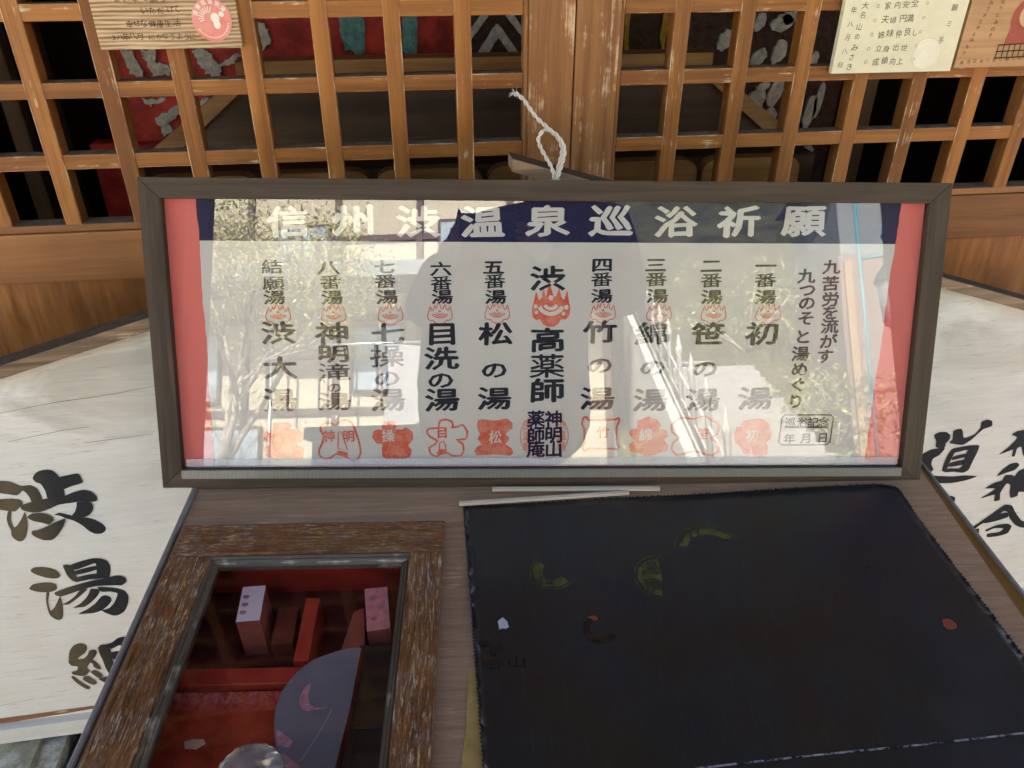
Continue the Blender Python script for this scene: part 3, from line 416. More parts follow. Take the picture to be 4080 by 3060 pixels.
CHEV = [[(0.106, 0.024), (0.116, 0.015), (0.165, -0.052), (0.146, -0.052), (0.108, -0.003), (0.076, -0.051), (0.053, -0.05), (0.098, 0.015)], [(0.086, 0.036), (0.103, 0.056), (0.126, 0.036), (0.163, -0.006), (0.163, 0.011), (0.129, 0.056), (0.084, 0.056), (0.052, 0.016), (0.051, -0.008)], [(0.102, -0.054), (0.111, -0.039), (0.127, -0.055)]]
SCALE = [(0.604, -0.016, 0.016, 0.021), (0.677, 0.019, 0.012, 0.019), (0.727, 0.016, 0.024, 0.018), (0.745, 0.028, 0.018, 0.015), (0.732, -0.042, 0.016, 0.025), (0.686, -0.052, 0.017, 0.019), (0.692, -0.151, 0.024, 0.029), (0.732, -0.186, 0.018, 0.025), (0.739, -0.129, 0.017, 0.03), (0.708, -0.115, 0.014, 0.01), (0.83, -0.172, 0.013, 0.038), (0.847, -0.148, 0.01, 0.04), (0.817, -0.061, 0.008, 0.019), (0.842, -0.268, 0.014, 0.019), (0.608, -0.126, 0.007, 0.014)]
patches('grey_patch', M['flakegrey'], GREY, -.001); patches('teal_patch', M['flaketeal'], TEAL, -.001)
def crisp(p):
    return [(u + random.uniform(-.0012, .0012), v + random.uniform(-.0012, .0012)) for u, v in rag(p, 4, 0)]
for p in CHEV:
    mb = MB(); mb.prism(crisp(p), lambda u, v, q: (u, q, v), -.009, -.0025); mb.build('zigzag_patch', M['flakegrey'], car)
for (x, z, r, hh) in SCALE:
    mb = MB(); pts = []
    for k in range(20):
        a = k * math.pi / 10; w_ = 1 + random.uniform(-.13, .13); pts.append((x + r * w_ * math.cos(a) + .35 * r * math.sin(a), z + hh * w_ * math.sin(a)))
    mb.prism(pts, lambda u, v, q: (u, q, v), -.011, -.0025); mb.build('scale_patch', M['flakegrey'], car)
for p in ([(.376, .10), (.385, .10), (.393, -.053), (.383, -.053)], [(.458, -.008), (.469, .10), (.478, .10), (.469, -.049)]):
    mb = MB(); mb.prism(rag(p, 5, .002), lambda u, v, q: (u, q, v), -.009, -.0025); mb.build('gold_patch', M['flakegold'], car)
for x in (-.86, -.93, .98): MB().box((x, .04, -.8), (x + .035, .08, 1.2), .003).build('wall_post', M['hallZ'], car)

bx = empty('offertory_box', 'dark brown sloping sided offertory box standing behind the closed doors', 'offertory box', Matrix.Translation((.06, .20, -.80)))
M['boxw'] = wood('box_wood', 'X', (.038, .021, .010), (.078, .046, .022), None, rough=.55); M['boxl'] = wood('box_base_wood', 'X', (.20, .105, .034), (.36, .205, .070), None, rough=.5)
mb = MB()   # front board, wide at the foot
mb.prism([(-.60, .635), (.58, .635), (.40, .775), (-.42, .775)], lambda u, v, q: (u, q + (v - .57) * .25, v), 0, .02); mb.build('front_board', M['boxw'], bx)
mb = MB(); mb.prism([(-.445, .778), (.425, .778), (.425, .80), (-.445, .80)], lambda u, v, q: (u, q, v), .035, .085); mb.build('rim', M['boxl'], bx)
for s in (-1, 1):
    mb = MB(); mb.prism([(.40 * s - .01, .776), (.435 * s - .01, .776), (.635 * s - .01, .634), (.58 * s - .01, .634)], lambda u, v, q: (u, q + (v - .57) * .25, v), -.018, .0195); mb.build('corner_board', M['boxl'], bx)
for x0 in (-.62, -.42, -.215, -.01, .195, .40):
    mb = MB(); pr = [(x0, .30), (x0 + .195, .30), (x0 + .195, .60)] + [(x0 + .195 - .03 + .03 * math.cos(a), .60 + .025 * math.sin(a)) for a in (.4, .8, 1.2, 1.57)] + [(x0 + .03 - .03 * math.sin(a), .60 + .025 * math.cos(a)) for a in (0, .4, .8, 1.2)] + [(x0, .60)]
    mb.prism(pr, lambda u, v, q: (u, q, v), -.05, -.02); mb.build('base_panel', M['boxl'], bx)
MB().box((-.66, -.022, 0), (.64, .30, .62), .004).build('base', M['boxw'], bx)

# ================================================================ house-shaped signboard behind the desk
BA, BN = Vector((math.cos(R(2)), math.sin(R(2)), 0)), Vector((-math.sin(R(2)), math.cos(R(2)), 0))
sb = empty('signboard', 'wide white gabled signboard with black brush characters and weathered dark roof trim', 'signboard', basis(BA, BN, Vector((0, 0, 1)), Vector((0, -.25, 0))))
t = NT('weathered_white'); v = t.coord((.05, 1, 1), rnd=False); vv = t.coord((1, 1, 1), rnd=False); vl = t.coord((.35, 1, 1), rnd=False)
gr = t.noise(v, 300, 4, .75); st_ = t.noise(vl, 9, 5, .65, .8); sp = t.noise(t.coord((.07, 1, 1.6), (0, R(-4), 0), False), 170, 4, .8)
c = t.mix(t.ramp(gr, [(.3, 0.0), (.8, 1.0)]), (.63, .625, .56), (.74, .735, .67))
zc = t.n('SeparateXYZ', {0: vv}).outputs['Z']
top = t.ramp(t.math('ADD', zc, t.math('MULTIPLY', st_, .16)), [(-.0, 0.0), (.0, 0.0)]) if False else t.n('MapRange', {0: zc, 1: -.62, 2: -.26, 3: 0.0, 4: 1.0}).outputs[0]
c = t.mix(t.math('MULTIPLY', t.ramp(st_, [(.42, 0.0), (.62, .80)]), top), c, (.30, .275, .215))
c = t.mix(t.math('MULTIPLY', t.ramp(sp, [(.595, 0.0), (.66, .9)]), .62), c, (.24, .225, .18))
c = t.mix(t.math('MULTIPLY', t.ramp(t.noise(vv, 7, 3, .5), [(.5, 0.0), (.75, .5)]), 1.0), c, (.60, .55, .44))
t.bump(gr, .35, .0008)
M['white'] = t.fin(c, .62, .3)
slopeL = lambda x: -.088 + .278 * (x - .10); slopeR = lambda x: -.049 - .3147 * (x - .043)
mb = MB(); mb.prism([(-1.16, -1.045), (1.22, -1.045), (1.22, slopeR(1.22) - .010), (.14, slopeR(.14) - .010), (.10, slopeL(.10) - .010), (-1.16, slopeL(-1.16) - .010)], lambda u, v, q: (u, q, v), .012, .030); mb.build('board', M['white'], sb)
M['trimw'] = wood('weathered_trim', 'X', (.110, .072, .042), (.33, .235, .145), (.42, .31, .20), .2, coarse=60, fine=300, rough=.7, stretch=.025)
M['trimtop'] = plain('grey_weathered_top', (.074, .056, .037), .85, .2, .3, 60, .3)
def trim(x0, x1, fnz, y0, y1, th, name):
    mb = MB(); n = 40
    rows = []
    for i in range(n + 1):
        x = x0 + (x1 - x0) * i / n; z = fnz(x); j = random.uniform(-.0007, .0007)
        rows.append([mb.bm.verts.new(p) for p in ((x, y0 + j, z - th), (x, y0 + j, z - .0015), (x, y0 + .0015, z), (x, y1, z), (x, y1, z - th))])
    for A, B in zip(rows, rows[1:]):
        for k in range(5):
            f = mb.bm.faces.new([A[k], A[(k + 1) % 5], B[(k + 1) % 5], B[k]]); f.material_index = 1 if k == 2 else 0
    mb.bm.faces.new(rows[0]); mb.bm.faces.new(list(reversed(rows[-1]))); mb.build(name, [M['trimw'], M['trimtop']], sb)
trim(-1.24, .0860, slopeL, -.001, .034, .0185, 'roof_trim'); trim(.043, 1.30, slopeR, -.0005, .036, .0175, 'roof_trim')
mb = MB(); mb.box((-1.16, -.004, -1.082), (1.22, .030, -1.0455), .001); mb.build('foot_board', wood('white_foot', 'X', (.64, .635, .58), (.73, .725, .67), None, fine=300, rough=.5, bump=.2), sb)
t = NT('lacquer_black'); vv = t.coord((1, 1, 1), rnd=False); xx = t.n('SeparateXYZ', {0: vv}).outputs['X']
fade = t.n('MapRange', {0: t.math('ADD', xx, t.math('MULTIPLY', t.noise(vv, 14, 3), .05)), 1: -.700, 2: -.640, 3: 1.0, 4: 0.0}).outputs[0]
c = t.mix(t.math('MULTIPLY', fade, t.ramp(t.noise(vv, 60, 4), [(.2, .55), (.7, 1.0)])), (.014, .014, .014), (.115, .088, .042))
scr = t.n('TexNoise', {'Vector': t.coord((1, 1, 2.5), (0, .5, 0), False), 'Scale': 900.0, 'Detail': 2.0}).outputs['Fac']
c = t.mix(t.ramp(scr, [(.74, 0.0), (.78, .6)]), c, (.45, .44, .39))
M['lacq'] = t.fin(c, .42, .5)
def smooth(p, it=2):
    """closed Catmull-Rom curve through the points"""
    if it == 0: return p
    out = []; n = len(p); P_ = [Vector(q[:2]) for q in p]
    for i in range(n):
        a, b, c, d = P_[i - 1], P_[i], P_[(i + 1) % n], P_[(i + 2) % n]
        for k in range(it + 1):
            q = k / (it + 1); L1, L2, L3 = (b - a).length, (c - b).length, (d - c).length
            m1 = (c - a) * min(.5, .6 * L2 / max(L1 + L2, 1e-6)); m2 = (d - b) * min(.5, .6 * L2 / max(L2 + L3, 1e-6))
            h = b * (2 * q ** 3 - 3 * q * q + 1) + m1 * (q ** 3 - 2 * q * q + q) + c * (3 * q * q - 2 * q ** 3) + m2 * (q ** 3 - q * q); out.append((h.x, h.y))
    return out
i0 = 0
for n_ in (10, 12, 9, 8, 1, 1, 2, 4):
    mb = MB()
    for i in range(i0, i0 + n_): mb.face([(u, .0114 - .00012 * (i % 9), v) for u, v in smooth(BRUSH[i])])
    mb.build('painted_character', M['lacq'], sb); i0 += n_
# lettering hidden behind frame and desk continues the columns: nothing is seen there
mb = MB()
mb.face([(-1.16, .0112, -1.026), (-.95, .0112, -1.030), (-.86, .0112, -1.030), (-.70, .0112, -1.028), (-.64, .0112, -1.030), (-.70, .0112, -1.034), (-.80, .0112, -1.040), (-.88, .0112, -1.044), (-1.16, .0112, -1.0445)])
mb.build('bare_wood_strip', wood('bare_wood', 'X', (.16, .065, .028), (.30, .14, .06), (.5, .38, .2), .3), sb)
for pts in ([(-.70, -.383), (-.62, -.372), (-.54, -.366), (-.44, -.352)], [(-.70, -.432), (-.62, -.42), (-.585, -.418)], [(-.60, -.446), (-.55, -.443), (-.50, -.440)], [(-.95, -1.000), (-.88, -.994), (-.83, -.989)]):
    mb = MB(); mb.face([(u, .0113, v + .00025) for u, v in pts] + [(u, .0113, v - .00025) for u, v in reversed(pts)]); mb.build('crack', M['ink'], sb)

# ================================================================ desk
FYAW, SL = R(-5.573), R(3)
DA = Vector((math.cos(FYAW), math.sin(FYAW), 0)); DD = Vector((-math.sin(FYAW) * math.cos(SL), math.cos(FYAW) * math.cos(SL), math.sin(SL))); DN = DA.cross(DD)
P0 = Vector((.06847, -.43323, -.4558)); DM = basis(DA, DD, DN, P0)
GZ = -1.20
desk = empty('stamp_desk', 'low sloping brown wooden desk carrying the framed cloth, stamp box and dark mat', 'desk', DM)
M['deskw'] = wood('desk_wood', 'X', (.275, .180, .108), (.395, .270, .168), (.47, .34, .22), .12, fine=420, coarse=140, rough=.48, bump=.6, rot=R(17), stretch=.06, dirt=None)
t = M['deskw']
hx0, hx1, hd0, hd1 = -.462, -.155, -.495, -.090
mb = MB()
for lo, hi in (((-.484, hd1, -.022), (.541, .085, 0)), ((-.484, -.56, -.022), (.541, hd0, 0)), ((-.484, hd0, -.022), (hx0, hd1, 0)), ((hx1, hd0, -.022), (.541, hd1, 0))): mb.box(lo, hi)
mb.build('desk_top', M['deskw'], desk)
M['steel'] = plain('grey_edging', (.20, .195, .185), .42, .5, .2, 80)
M['goldw'] = wood('golden_rim', 'Y', (.20, .105, .022), (.36, .205, .058), None, rough=.4)
MB().box((-.4915, -.56, -.024), (-.4845, .085, .005), .0015).build('edge_strip', M['steel'], desk)
mb = MB(); mb.prism([(.5415, .086), (.5475, .086), (.578, -.56), (.5415, -.56)], lambda u, v, q: (u, v, q), -.020, -.006); mb.build('side_rim', M['goldw'], desk)
mb = MB(); mb.prism([(.5478, .086), (.5508, .086), (.5815, -.56), (.5783, -.56)], lambda u, v, q: (u, v, q), -.022, -.001); mb.build('edge_strip', M['steel'], desk)
MB().box((-.470, .045, -.62), (.530, .065, -.023)).build('back_board', M['hall'], desk)
for x in (-.465, .500): MB().box((x, -.54, -.66), (x + .035, -.50, -.023), .003).build('leg', M['hallZ'], desk); MB().box((x, .005, -.70), (x + .035, .043, -.023), .003).build('leg', M['hallZ'], desk)

# ---------------------------------------------------------------- stamp box sunk in the desk
sbx = empty('stamp_box', 'weathered brown wooden stamp box with glazed lid, sunk in the left of the desk', 'stamp box', DM)
def lidwood(ax):
    t = NT('lid_wood_' + ax); k = 'XYZ'.index(ax); a, b, c_ = [1, 1, 1], [1, 1, 1], [1, 1, 1]; a[k] = .06; b[k] = .16; c_[k] = .10
    g1 = t.noise(t.coord(tuple(a)), 260, 4, .7); f1 = t.noise(t.coord(tuple(b)), 330, 4, .7); f2 = t.noise(t.coord(tuple(c_), (0, 0, .02)), 420, 3, .7); pt = t.noise(t.coord(), 20, 4, .65)
    c = t.ramp(g1, [(.34, (.060, .020, .006)), (.62, (.20, .078, .017))])
    wear = t.ramp(pt, [(.36, 0.0), (.58, 1.0)])
    c = t.mix(t.math('MULTIPLY', t.ramp(t.noise(t.coord(), 60, 4), [(.4, 0.0), (.65, .55)]), wear), c, (.17, .135, .105))
    c = t.mix(t.math('MULTIPLY', t.ramp(f1, [(.55, 0.0), (.63, 1.0)]), wear), c, (.46, .34, .15))
    c = t.mix(t.math('MULTIPLY', t.ramp(f2, [(.58, 0.0), (.64, .9)]), wear), c, (.36, .34, .31))
    c = t.mix(t.ramp(f2, [(.34, .85), (.41, 0.0)]), c, (.022, .013, .008))
    t.bump(t.math('ADD', f1, f2), .8, .001); return t.fin(c, t.ramp(g1, [(.3, .30), (.7, .55)]), .45)
M['lidX'], M['lidY'] = lidwood('X'), lidwood('Y')
M['bead'] = wood('lid_bead', 'X', (.055, .046, .034), (.17, .15, .115), (.42, .39, .31), .5, fine=250, rough=.5, bump=.7)
M['beadY'] = wood('lid_bead_side', 'Y', (.050, .036, .022), (.15, .11, .07), (.40, .36, .27), .4, fine=250, rough=.5, bump=.7)
ox0, ox1, od0, od1 = -.4765, -.1385, -.500, -.0745; gx0, gx1, gd0, gd1 = -.4155, -.1885, -.418, -.139
H = .012
MB().box((ox0, od1 - .054, .0005), (ox1, od1, H), .003, seg=2).build('lid_rail', M['lidX'], sbx)
MB().box((ox0, od0, .0005), (ox1, gd0 - .006, H), .003, seg=2).build('lid_rail', M['lidX'], sbx)
MB().box((ox0 + .0004, gd0 - .0055, .0006), (gx0 - .010, od1 - .0545, H - .0004), .002, seg=2).build('lid_stile', M['lidY'], sbx)
MB().box((gx1 + .008, gd0 - .0055, .0006), (ox1 - .0004, od1 - .0545, H - .0004), .002, seg=2).build('lid_stile', M['lidY'], sbx)
def bead(a, b, nrm, m, wd=.010):
    a, b, nrm = Vector(a), Vector(b), Vector(nrm); mb = MB(); prof = [(0, .0105), (wd * .18, .0112), (wd * .35, .0088), (wd * .55, .0086), (wd * .75, .0062), (wd, .0040), (wd, -.003), (0, -.003)]
    A = [mb.bm.verts.new((a.x + nrm.x * u, a.y + nrm.y * u, h)) for u, h in prof]; B = [mb.bm.verts.new((b.x + nrm.x * u, b.y + nrm.y * u, h)) for u, h in prof]
    for i in range(8): mb.bm.faces.new([A[i], B[i], B[(i + 1) % 8], A[(i + 1) % 8]])
    mb.bm.faces.new(A); mb.bm.faces.new(list(reversed(B))); mb.build('lid_bead', m, sbx)
bead((gx0 - .0098, gd1 + .0102), (gx1 + .0078, gd1 + .0102), (0, -1), M['bead'], .012)
bead((gx0 - .0096, gd0 - .004), (gx0 - .0096, gd1 - .002), (1, 0), M['beadY']); bead((gx1 + .0076, gd0 - .004), (gx1 + .0076, gd1 - .002), (-1, 0), M['beadY'], .009)
bead((gx0, gd0 - .0052), (gx1, gd0 - .0052), (0, 1), M['bead'], .008)
MB().box((gx0 - .004, gd0 - .004, .0010), (gx1 + .004, gd1 + .004, .0035)).build('lid_glass', glass_pane('lid_glass', (.98, .97, .96), .014), sbx)
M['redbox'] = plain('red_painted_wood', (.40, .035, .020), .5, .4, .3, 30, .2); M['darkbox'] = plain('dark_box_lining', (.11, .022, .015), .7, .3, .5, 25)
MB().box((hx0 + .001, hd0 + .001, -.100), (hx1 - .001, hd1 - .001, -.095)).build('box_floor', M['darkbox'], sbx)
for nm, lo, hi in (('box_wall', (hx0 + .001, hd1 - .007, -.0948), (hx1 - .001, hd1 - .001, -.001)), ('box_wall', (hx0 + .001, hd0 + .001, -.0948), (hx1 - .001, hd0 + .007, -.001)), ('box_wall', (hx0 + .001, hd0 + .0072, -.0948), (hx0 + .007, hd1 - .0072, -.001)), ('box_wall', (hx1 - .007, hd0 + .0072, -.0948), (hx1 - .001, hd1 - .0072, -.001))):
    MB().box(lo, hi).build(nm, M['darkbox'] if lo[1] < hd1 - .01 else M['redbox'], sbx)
MB().box((-.446, -.268, -.0948), (-.300, -.246, -.052), .001).build('divider', M['redbox'], sbx)
# clear knob
t = NT('clear_acrylic'); t.b.inputs['Transmission Weight'].default_value = .7; M['acryl'] = t.fin(t.mix(t.ramp(t.noise(t.coord((1, 1, 4)), 70, 3), [(.35, 0.0), (.65, 1.0)]), (.34, .30, .29), (.58, .54, .52)), .12, .5, IOR=1.45)
mb = MB(); mb.lathe([(.006, .011), (.012, .0115), (.015, .014), (.017, .019), (.025, .025), (.030, .031), (.0315, .036), (.0295, .042), (.024, .047), (.015, .0505), (.002, .052)], 60, Matrix.Translation((-.302, -.426, 0)))
for v in mb.bm.verts:
    a = math.atan2(v.co.y + .426, v.co.x + .302); q = 1 + .028 * math.cos(a * 20) * min(1, max(0, (v.co.z - .02) * 80)); v.co.x = -.302 + (v.co.x + .302) * q; v.co.y = -.426 + (v.co.y + .426) * q
mb.build('knob', M['acryl'], sbx)

def deskthing(name, label, cat, mb, m, group=None):
    o = mb.build(name, m); o.location = DM.translation; o.rotation_euler = DM.to_euler(); return tag(o, label, cat, group)
def quadblock(mb, q, h0, h1, shrink=.0):
    cx_ = sum(p[0] for p in q) / 4; cy_ = sum(p[1] for p in q) / 4
    lo = [(cx_ + (p[0] - cx_) * (1 - shrink), cy_ + (p[1] - cy_) * (1 - shrink)) for p in q]
    a = [mb.bm.verts.new((*p, h1)) for p in q]; b = [mb.bm.verts.new((*p, h0)) for p in lo]
    mb.bm.faces.new(a); mb.bm.faces.new(list(reversed(b)))
    for i in range(4): mb.bm.faces.new([a[i], b[i], b[(i + 1) % 4], a[(i + 1) % 4]])
    for f in mb.bm.faces: f.material_index = 1
    mb.bm.faces.ensure_lookup_table(); return a
def stamp(label, q, m_top, h1=-.030):
    mb = MB(); quadblock(mb, q, -.094, h1); 
    for f in mb.bm.faces:
        if all(abs(v.co.z - h1) < 1e-6 for v in f.verts): f.material_index = 0
    return deskthing('rubber_stamp', label, 'rubber stamp', mb, [m_top, M['stampside']], 'stamps standing in the box')
M['stampside'] = plain('stained_stamp_wood', (.36, .095, .075), .5, .4, .25, 40)
M['stamptop'] = plain('pale_stamp_top', (.80, .66, .70), .4, .4, .05, 60); M['stamptop2'] = plain('pink_stamp_top', (.66, .24, .24), .6, .3, .25, 110)
M['smear'] = ink('pink_smear', (.34, .13, .15), (.50, .28, .32), .40, .62, 300)
st1 = stamp('pale pinkish white topped stamp block standing left under the lid glass', [(-.391, -.144), (-.363, -.142), (-.358, -.196), (-.386, -.198)], M['stamptop'])
st2 = stamp('mottled pink topped stamp block standing right under the lid glass', [(-.238, -.151), (-.210, -.148), (-.200, -.212), (-.227, -.216)], M['stamptop2'])
mb = MB(); quadblock(mb, [(-.350, -.152), (-.325, -.150), (-.322, -.205), (-.347, -.207)], -.094, -.062)
deskthing('rubber_stamp', 'short dark red stamp block lying between the two pale topped stamps', 'rubber stamp', mb, [M['stampside'], plain('deep_red_wood', (.16, .035, .022), .5)], 'stamps standing in the box')
mb = MB(); quadblock(mb, [(-.313, -.150), (-.296, -.150), (-.294, -.243), (-.311, -.243)], -.094, -.046); deskthing('slat', 'narrow red wooden slat standing lengthwise in the stamp box', 'slat', mb, [M['redbox'], M['redbox']])
mb = MB(); quadblock(mb, [(-.252, -.166), (-.240, -.160), (-.229, -.240), (-.262, -.240)], -.094, -.055); deskthing('wood_block', 'reddish wooden block tucked against the pink topped stamp', 'block', mb, [M['stampside'], plain('brick_red_wood', (.30, .075, .045), .55)])
t = NT('red_ink_pad'); v = t.coord(); n_ = t.noise(v, 22, 5, .7); n2 = t.noise(v, 120, 3, .7); yy = t.n('SeparateXYZ', {0: t.n('TexCoord').outputs['Object']}).outputs['Y']
edge_ = t.n('MapRange', {0: yy, 1: -.300, 2: -.272, 3: 0.0, 4: 1.0}).outputs[0]
c = t.mix(t.ramp(n_, [(.35, 0.0), (.7, 1.0)]), (.26, .022, .010), (.52, .060, .028)); c = t.mix(t.math('MULTIPLY', t.ramp(n2, [(.42, 0.0), (.62, .75)]), edge_), c, (.66, .26, .26)); t.bump(n2, .4, .001)
M['redpad'] = t.fin(c, .35, .5)
mb = MB(); mb.box((-.447, -.487, -.0945), (-.250, -.2705, -.060), .002); deskthing('ink_pad', 'large stained red ink pad filling the front left of the stamp box', 'ink pad', mb, M['redpad'])
disc = [(-.230, -.242), (-.257, -.246), (-.284, -.257), (-.301, -.275), (-.311, -.296), (-.313, -.319), (-.309, -.342), (-.302, -.361), (-.290, -.378), (-.272, -.390), (-.255, -.396), (-.242, -.398)]
t = NT('sky_reflection_mesh'); v = t.n('TexCoord').outputs['Object']; wv = t.n('TexWave', {'Vector': v, 'Scale': 130.0, 'Distortion': .2}, wave_type='BANDS', bands_direction='Y').outputs['Fac']
sm = t.noise(t.coord(), 30, 4, .6); c = t.mix(t.ramp(sm, [(.62, 0.0), (.70, .8)]), t.mix(t.math('MULTIPLY', wv, .4), (.150, .155, .185), (.085, .088, .105)), (.50, .22, .24)); t.bump(wv, .2, .0005)
M['mesh'] = t.fin(c, .4, .5)  # blue grey is sky reflected on the red pad, put into its colour
mb = MB(); mb.prism(smooth(disc, 1), lambda u, v, q: (u, v, q + (v + .32) * .06), -.058, -.030)
for f in mb.bm.faces: f.material_index = 0 if abs(f.normal.z) > .8 or len(f.verts) > 4 else 1
deskthing('round_pad', 'half round mesh topped pad coloured blue grey for reflected sky, with red rim under the lid glass', 'pad', mb, [M['mesh'], plain('orange_red_rim', (.45, .05, .025), .4)])
pad = bpy.data.objects['round_pad']; padz = lambda u, v: (u, v, -.0298 + (v + .32) * .06)
for m_, pts in ((M['smear'], [(-.286, -.290), (-.280, -.285), (-.281, -.300), (-.276, -.312), (-.262, -.316), (-.282, -.318), (-.290, -.306)]), (M['smear'], [(-.307, -.338), (-.298, -.344), (-.288, -.352), (-.292, -.358), (-.303, -.354)]), (M['smear'], [(-.296, -.364), (-.284, -.372), (-.266, -.386), (-.276, -.388), (-.290, -.378)])):
    mb = MB(); mb.face([padz(u, v) for u, v in smooth(pts, 2)]); mb.build('ink_smear', m_, pad)
mb = MB(); mb.stroke([(-.252, -.315), (-.258, -.333), (-.266, -.352), (-.276, -.372)], .0006, padz); mb.build('seam_thread', plain('pale_thread', (.42, .42, .46), .8), pad)
for st_o, spots in ((st1, [(-.3830, -.160), (-.3815, -.172), (-.3810, -.184)]), (st2, [(-.226, -.166), (-.214, -.180), (-.221, -.198)])):
    for (u, v) in spots:
        mb = MB(); mb.face([(u + .0042 * math.cos(k * math.pi / 4) * (1 + .3 * math.sin(k * 2.3)), v + .0034 * math.sin(k * math.pi / 4), -.0297) for k in range(8)]); mb.build('ink_smear', M['smear'], st_o)
mb = MB(); mb.box((-.2375, -.482, -.0945), (-.166, -.222, -.045), .002)
for d in (-.300, -.345, -.390): mb.box((-.228, d - .032, -.0448), (-.178, d, -.0425), .001)  # squares shaped as the lattice openings mirrored in the lid glass
deskthing('dark_tray', 'dark tray with three squares for the mirrored lattice openings, in the right of the stamp box', 'tray', mb, plain('black_tray', (.020, .017, .014), .5, .4))
random.seed(21); sm_ = plain('paper_scrap', (.55, .33, .22), .8)
for k, (x, d, s, lb) in enumerate(((-.405, -.385, .020, 'torn beige paper scrap near the knob on the red ink pad'), (-.400, -.335, .012, 'small beige paper scrap by the left edge of the red ink pad'))):
    mb = MB(); pts = [(x + s * random.uniform(.7, 1.1) * math.cos(a), d + s * random.uniform(.45, .8) * math.sin(a)) for a in (0, .9, 1.9, 2.8, 3.9, 5.1)]
    mb.prism(pts, lambda u, v, q: (u, v, q), -.0595, -.0587); deskthing('paper_scrap', lb, 'paper scrap', mb, sm_, 'scraps in the stamp box')

# ---------------------------------------------------------------- dark mat with pinked edges, yellow sheet under it, two strips
def zig(a, b, step=.0062, amp=.0028):
    a, b = Vector(a), Vector(b); L = (b - a).length; n = max(2, int(L / step)); t_ = (b - a) / n; nn = Vector((t_.y, -t_.x)).normalized(); out = []
    for i in range(n): out += [tuple(a + t_ * i), tuple(a + t_ * (i + .5) + nn * amp)]
    return out
t = NT('dark_vinyl'); v = t.coord(rnd=False); cl = t.noise(v, 5, 5, .65); sc_ = t.noise(t.coord((60, 2.0, 1), (0, 0, R(-24)), False), 6, 4, .8); sc2 = t.noise(t.coord((45, 1.6, 1), (0, 0, R(-40)), False), 7, 4, .8)
c = t.mix(t.ramp(cl, [(.36, 0.0), (.60, 1.0)]), (.0070, .0118, .0155), (.0150, .0150, .0112))
c = t.mix(t.ramp(t.noise(v, 3.1, 3), [(.48, 0.0), (.70, .8)]), c, (.011, .020, .031))
c = t.mix(t.ramp(t.noise(t.coord(rnd=True), 6.5, 2), [(.64, 0.0), (.78, .55)]), c, (.026, .0085, .0075))
c = t.mix(t.ramp(t.noise(v, 55, 4, .7), [(.45, 0.0), (.75, .35)]), c, (.022, .024, .021))
c = t.mix(t.ramp(sc_, [(.57, 0.0), (.68, .42)]), c, (.050, .056, .072)); c = t.mix(t.ramp(sc2, [(.60, 0.0), (.70, .35)]), c, (.048, .052, .062))
dst = t.noise(v, 420, 2, .5); c = t.mix(t.ramp(dst, [(.775, 0.0), (.80, .8)]), c, (.26, .26, .27))
t.bump(t.math('ADD', t.noise(v, 14, 3), t.math('MULTIPLY', sc_, .05)), .2, .003)
M['vinyl'] = t.fin(c, t.ramp(t.noise(v, 8, 4), [(.3, .26), (.7, .44)]), .5)
mA, mB_, mC, mD, mE = (-.114, -.041), (.470, -.0105), (.486, -.022), (.522, -.47), (-.083, -.47)
out2 = zig(mA, mB_) + zig(mB_, mC, .006, .001) + zig(mC, mD) + [mD] + zig(mE, mA)
mat_o = None
mb = MB(); edge = out2
# gridded sheet so that it can ripple a little
NX, ND = 60, 46
def matz(u, v): return .0032 + .0007 * math.sin(u * 23 + v * 9) + .0006 * math.sin(v * 31 - u * 7) + .004 * max(0, (u - .44) / .05) ** 2 * max(0, 1 - abs(v + .02) / .05)
def mpt(i, j):
    s, q = i / NX, j / ND
    L = Vector(mA).lerp(Vector(mE), q); Rr = Vector(mC).lerp(Vector(mD), q); p = L.lerp(Rr, s)
    if j == 0: p = Vector(mA).lerp(Vector(mB_), s) if s < .985 else p
    return p
g = [[None] * (ND + 1) for _ in range(NX + 1)]
for i in range(NX + 1):
    for j in range(ND + 1):
        p = mpt(i, j); g[i][j] = mb.bm.verts.new((p.x, p.y, matz(p.x, p.y)))
for i in range(NX):
    for j in range(ND): mb.bm.faces.new([g[i][j], g[i + 1][j], g[i + 1][j + 1], g[i][j + 1]]).smooth = True
def teeth(vs_, outw):
    n = 2
    for a, b in zip(vs_, vs_[1:]):
        k = max(1, round((b.co - a.co).length / .0062))
        for q in range(k):
            p0 = a.co.lerp(b.co, q / k); p1 = a.co.lerp(b.co, (q + 1) / k); m_ = (p0 + p1) / 2 + Vector((*outw, 0)) * .0022
            mb.bm.faces.new([mb.bm.verts.new(p0), mb.bm.verts.new(p1), mb.bm.verts.new(m_)])
teeth([g[i][0] for i in range(NX + 1)], (0, 1)); teeth([g[0][j] for j in range(ND + 1)], (-1, 0)); teeth([g[NX][j] for j in range(ND + 1)], (1, 0))
ext = bmesh.ops.solidify(mb.bm, geom=mb.bm.faces[:], thickness=-.0012) if False else None
bmesh.ops.remove_doubles(mb.bm, verts=mb.bm.verts[:], dist=.00005)
mat_o = deskthing('desk_mat', 'large near black vinyl mat with pinked edges and faint stamp marks on the desk', 'mat', mb, M['vinyl'])
md = mat_o.modifiers.new('thickness', 'SOLIDIFY'); md.thickness = .0012; md.offset = -1
md_fn = lambda lift: (lambda u, v: (u, v, matz(u, v) + lift))
M['faintgold'] = ink('worn_gold_print', (.092, .090, .024), (.026, .029, .019), .46, .62, 130); M['faintorange'] = ink('worn_orange_print', (.042, .021, .009), (.010, .010, .010), .42, .56, 120)
mb = MB(); fn_ = md_fn(.0006); M['spot'] = plain('orange_spot', (.22, .050, .014), .7)
